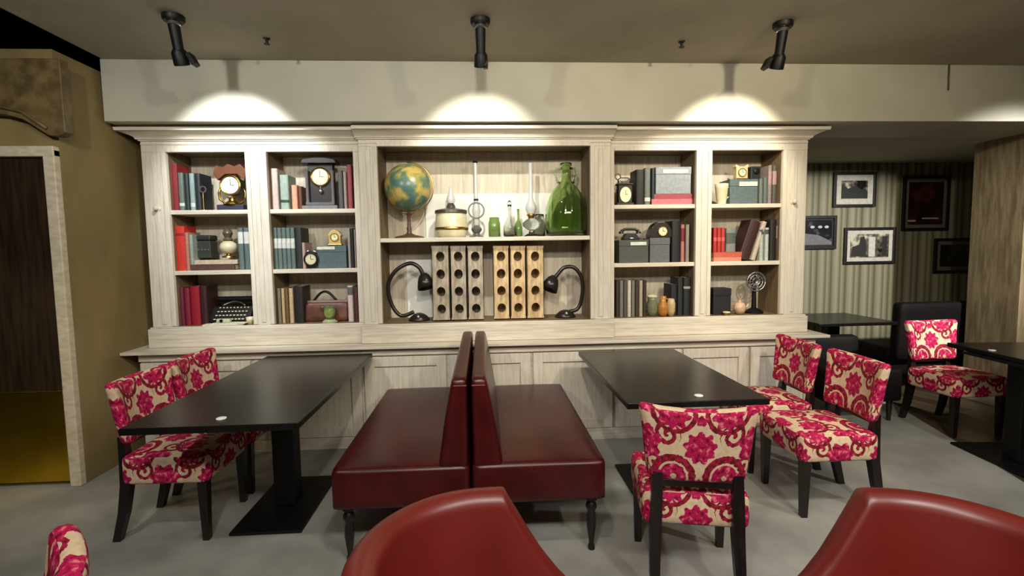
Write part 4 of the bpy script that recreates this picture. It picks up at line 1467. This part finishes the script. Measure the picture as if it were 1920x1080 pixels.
# ---- middle bookcase, lower shelf: wine racks
def rack_mesh(wd, hh, dd, rh, n=4):
    """upright block with n round bottle holes in its front"""
    b = bmesh.new()
    seg = 20
    cellh = (hh - .03) / n
    for i in range(n):
        z0, z1 = .015 + i * cellh, .015 + (i + 1) * cellh
        cz = (z0 + z1) / 2
        circ, sq, deep = [], [], []
        for k in range(seg):
            a = 2 * math.pi * (k + .5) / seg
            ca, sa = math.cos(a), math.sin(a)
            circ.append(b.verts.new((rh * ca, 0, cz + rh * 1.15 * sa)))
            deep.append(b.verts.new((rh * ca, dd * .8, cz + rh * 1.15 * sa)))
            m = max(abs(ca), abs(sa))
            sq.append(b.verts.new((ca / m * wd / 2, 0, cz + sa / m * (z1 - z0) / 2)))
        for k in range(seg):
            j = (k + 1) % seg
            b.faces.new((sq[k], sq[j], circ[j], circ[k]))
            b.faces.new((circ[k], circ[j], deep[j], deep[k]))
        # corners left open by the radial mapping
        for sx in (-1, 1):
            for sz in (-1, 1):
                cvert = b.verts.new((sx * wd / 2, 0, cz + sz * (z1 - z0) / 2))
                best = sorted(range(seg), key=lambda q: (sq[q].co - cvert.co).length)[:2]
                b.faces.new((sq[best[0]], cvert, sq[best[1]]))
        b.faces.new(deep)
    mb = MB()
    bmesh.ops.recalc_face_normals(b, faces=b.faces)
    mb._merge(b)
    h = wd / 2
    mb.box(-h, h, -.0005, .012, 0, .0155)
    mb.box(-h, h, -.0005, .012, hh - .0155, hh)
    mb.box(-h, -h + .004, .0, dd, 0, hh)
    mb.box(h - .004, h, .0, dd, 0, hh)
    mb.box(-h, h, .0, dd, hh - .008, hh)
    mb.box(-h, h, dd - .006, dd, 0, hh)
    return mb


protos = {}
for i, (a, b, wood) in enumerate(((810, 843, 'grey'), (845, 875, 'grey'), (877, 907, 'grey'), (925, 955, 'tan'), (957, 986, 'tan'), (988, 1020, 'tan'))):
    y = 3.93
    xa, xb = at(a, 530, y).x, at(b, 530, y).x
    zt = at((a + b) / 2, 461, y).z
    nm = ['left', 'middle', 'right'][i % 3]
    hh = zt - ZCB - .012
    t = thing('bottle_rack', f'{nm} one of the three {wood} wooden bottle racks with four round holes', 'wine rack', ((xa + xb) / 2, y, ZCB + .001), 0, f'{wood} wooden bottle racks')
    o = rack_mesh(xb - xa - .003, hh, .20, .034)
    for v in o.bm.verts: v.co.z += .011
    o.build('block', 'rackgrey' if wood == 'grey' else 'racktan', t)
    for q in (.01, .15): MB().box(-(xb - xa) / 2 + .02, (xb - xa) / 2 - .02, q, q + .03, 0, .011).build('foot', 'hole', t)


# ---- gooseneck desk lamps
def desk_lamp(sg, bx, y, pts, shade_c, shade_dir, label, mat):
    t = thing('desk_lamp', label, 'lamp', (bx, y, ZCB + .001))
    MB().lathe([(0, 0), (.085, 0), (.085, .012), (.07, .03), (.045, .05), (.02, .06), (0, .062)], seg=28).build('base', mat, t, True)
    P = [Vector((p.x - bx, 0, p.z - ZCB)) for p in [at(px, py, y) for px, py in pts]]
    # smooth
    Q = []
    for i in range(len(P) - 1):
        p0, p1, p2, p3 = P[max(i - 1, 0)], P[i], P[i + 1], P[min(i + 2, len(P) - 1)]
        for s_ in range(6):
            u_ = s_ / 6
            Q.append(.5 * ((2 * p1) + (-p0 + p2) * u_ + (2 * p0 - 5 * p1 + 4 * p2 - p3) * u_ ** 2 + (-p0 + 3 * p1 - 3 * p2 + p3) * u_ ** 3))
    Q.append(P[-1])
    MB().tube(Q, .016, 12).build('gooseneck', mat, t, True)
    sc = at(*shade_c, y)
    c_ = Vector((sc.x - bx, 0, sc.z - ZCB))
    d_ = Vector(shade_dir).normalized()
    MB().lathe([(0, -.065), (.026, -.062), (.044, -.04), (.060, .0), (.074, .06), (.070, .06), (.055, 0), (.04, -.03), (0, -.045)], c_, 24, d_.to_track_quat('Z', 'Y').to_matrix().to_4x4()).build('shade', mat, t, True)
    MB().sphere((0, -.06, .035), .016, 1, 14).build('switch', 'steel', t, True)
    return t


darkm = cloth((38, 30, 26), .3)
desk_lamp(-1, at(786, 590, 4.02).x, 4.02, [(776, 585), (752, 592), (734, 570), (728, 535), (742, 508), (768, 494), (786, 502), (793, 516)], (797, 527), (.25, -.3, -1), 'dark gooseneck desk lamp curving left, left end of the lower middle shelf', darkm)
desk_lamp(1, at(1060, 590, 4.02).x, 4.02, [(1066, 585), (1084, 578), (1092, 550), (1090, 520), (1076, 502), (1058, 502), (1046, 514), (1040, 522)], (1034, 531), (-.5, -.3, -1), 'dark gooseneck desk lamp curving right, right end of the lower middle shelf', darkm)

# ---- right bays, bottom shelf things
t = thing('ceramic_jar', 'green and cream ceramic jar beside the row of brown books', 'jar', (at(1223, 590, 3.98).x, 3.985, ZR3))
hz = at(1223, 557, 3.98).z - ZR3
MB().lathe([(0, 0), (.03, 0), (.044, hz * .25), (.046, hz * .6), (.036, hz * .85), (.04, hz), (.034, hz), (.03, hz * .85), (0, hz * .5)]).build('body', cloth((120, 124, 84), .3), t, True)
MB().lathe([(.0, hz), (.042, hz), (.044, hz * 1.05), (.02, hz * 1.12), (0, hz * 1.13)]).build('lid', 'cream', t, 'auto')
t = thing('amber_jug', 'amber glazed jug next to the green and cream jar', 'jug', (at(1242, 590, 3.97).x, 3.96, ZR3))
hz = at(1242, 555, 3.97).z - ZR3
MB().lathe([(0, 0), (.03, 0), (.043, hz * .2), (.042, hz * .5), (.024, hz * .75), (.026, hz), (.021, hz), (.019, hz * .75), (0, hz * .4)]).build('body', cloth((176, 116, 50), .25), t, True)
MB().tube([(.022, 0, hz * .9), (.05, 0, hz * .8), (.05, 0, hz * .5), (.038, 0, hz * .4)], .006, 8).build('handle', cloth((150, 92, 36), .3), t, True)
t = thing('cream_vase', 'small cream and brown vase right of the amber jug', 'vase', (at(1258, 590, 3.935).x, 3.935, ZR3))
hz = at(1258, 560, 3.935).z - ZR3
MB().lathe([(0, 0), (.02, 0), (.032, hz * .3), (.034, hz * .7), (.024, hz), (.02, hz), (.028, hz * .7), (0, hz * .3)]).build('body', cloth((190, 164, 118), .35), t, True)

# desk fan
c = at(1418, 528, 4.0)
t = thing('desk_fan', 'small dark desk fan with round wire guard, bottom shelf of rightmost bay', 'fan', (c.x, 4.03, ZR3))
zd = c.z - ZR3
MB().lathe([(0, 0), (.075, 0), (.075, .012), (.05, .03), (.02, .045), (.015, zd - .06), (0, zd - .06)], seg=28).build('base', 'iron', t, 'auto')
k = MB()
for rr in (.078, .055, .03):
    k.tube([(rr * math.cos(R(a)), -.03, zd + rr * math.sin(R(a))) for a in range(0, 361, 15)], .004 if rr < .07 else .007, 6)
for a in range(0, 360, 30):
    k.tube([(0, -.032, zd), (.078 * math.cos(R(a)), -.03, zd + .078 * math.sin(R(a)))], .0022, 5)
k.build('guard', 'steel', t, True)
k = MB()
for a in range(0, 360, 90):
    k.box(-.018, .018, -.002, .002, .012, .062, .001, mat=Matrix.Translation((0, -.005, zd)) @ Matrix.Rotation(R(a), 4, 'Y') @ Matrix.Rotation(R(25), 4, 'Z'))
k.build('blades', cloth((90, 76, 66), .3), t)
k = MB()
k.cyl((0, -.01, zd), (0, .06, zd), .030, .026, 20)
k.cyl((0, .02, zd - .07), (0, .02, zd), .012, .012, 10)
k.build('motor', 'iron', t, 'auto')
t = thing('china_teapot', 'small cream and pink teapot between camera case and desk fan', 'teapot', (at(1388, 580, 3.96).x, 3.97, ZR3 + .001))
k = MB()
k.lathe([(0, 0), (.028, 0), (.045, .03), (.05, .06), (.036, .09), (.018, .10), (0, .10)])
k.build('body', cloth((208, 172, 144), .35), t, True)
MB().lathe([(0, .10), (.02, .10), (.014, .11), (.008, .118), (.010, .126), (0, .13)]).build('lid', cloth((190, 150, 110), .35), t, 'auto')
MB().tube([(.04, 0, .05), (.062, 0, .06), (.072, 0, .085)], .007, 8).build('spout', cloth((208, 172, 144), .35), t, True)
MB().tube([(-.042, 0, .08), (-.066, 0, .075), (-.066, 0, .045), (-.045, 0, .035)], .005, 8).build('handle', cloth((150, 110, 80), .35), t, True)
t = thing('tobacco_tin', 'small round brass tin lying beside the camera case', 'tin', (at(1362, 592, 3.93).x, 3.93, ZR3))
MB().lathe([(0, 0), (.028, 0), (.028, .02), (0, .02)]).build('body', 'brass', t, 'auto')
MB().lathe([(.0, .0205), (.0295, .0205), (.0295, .028), (.02, .031), (0, .031)]).build('lid', 'cream', t, 'auto')
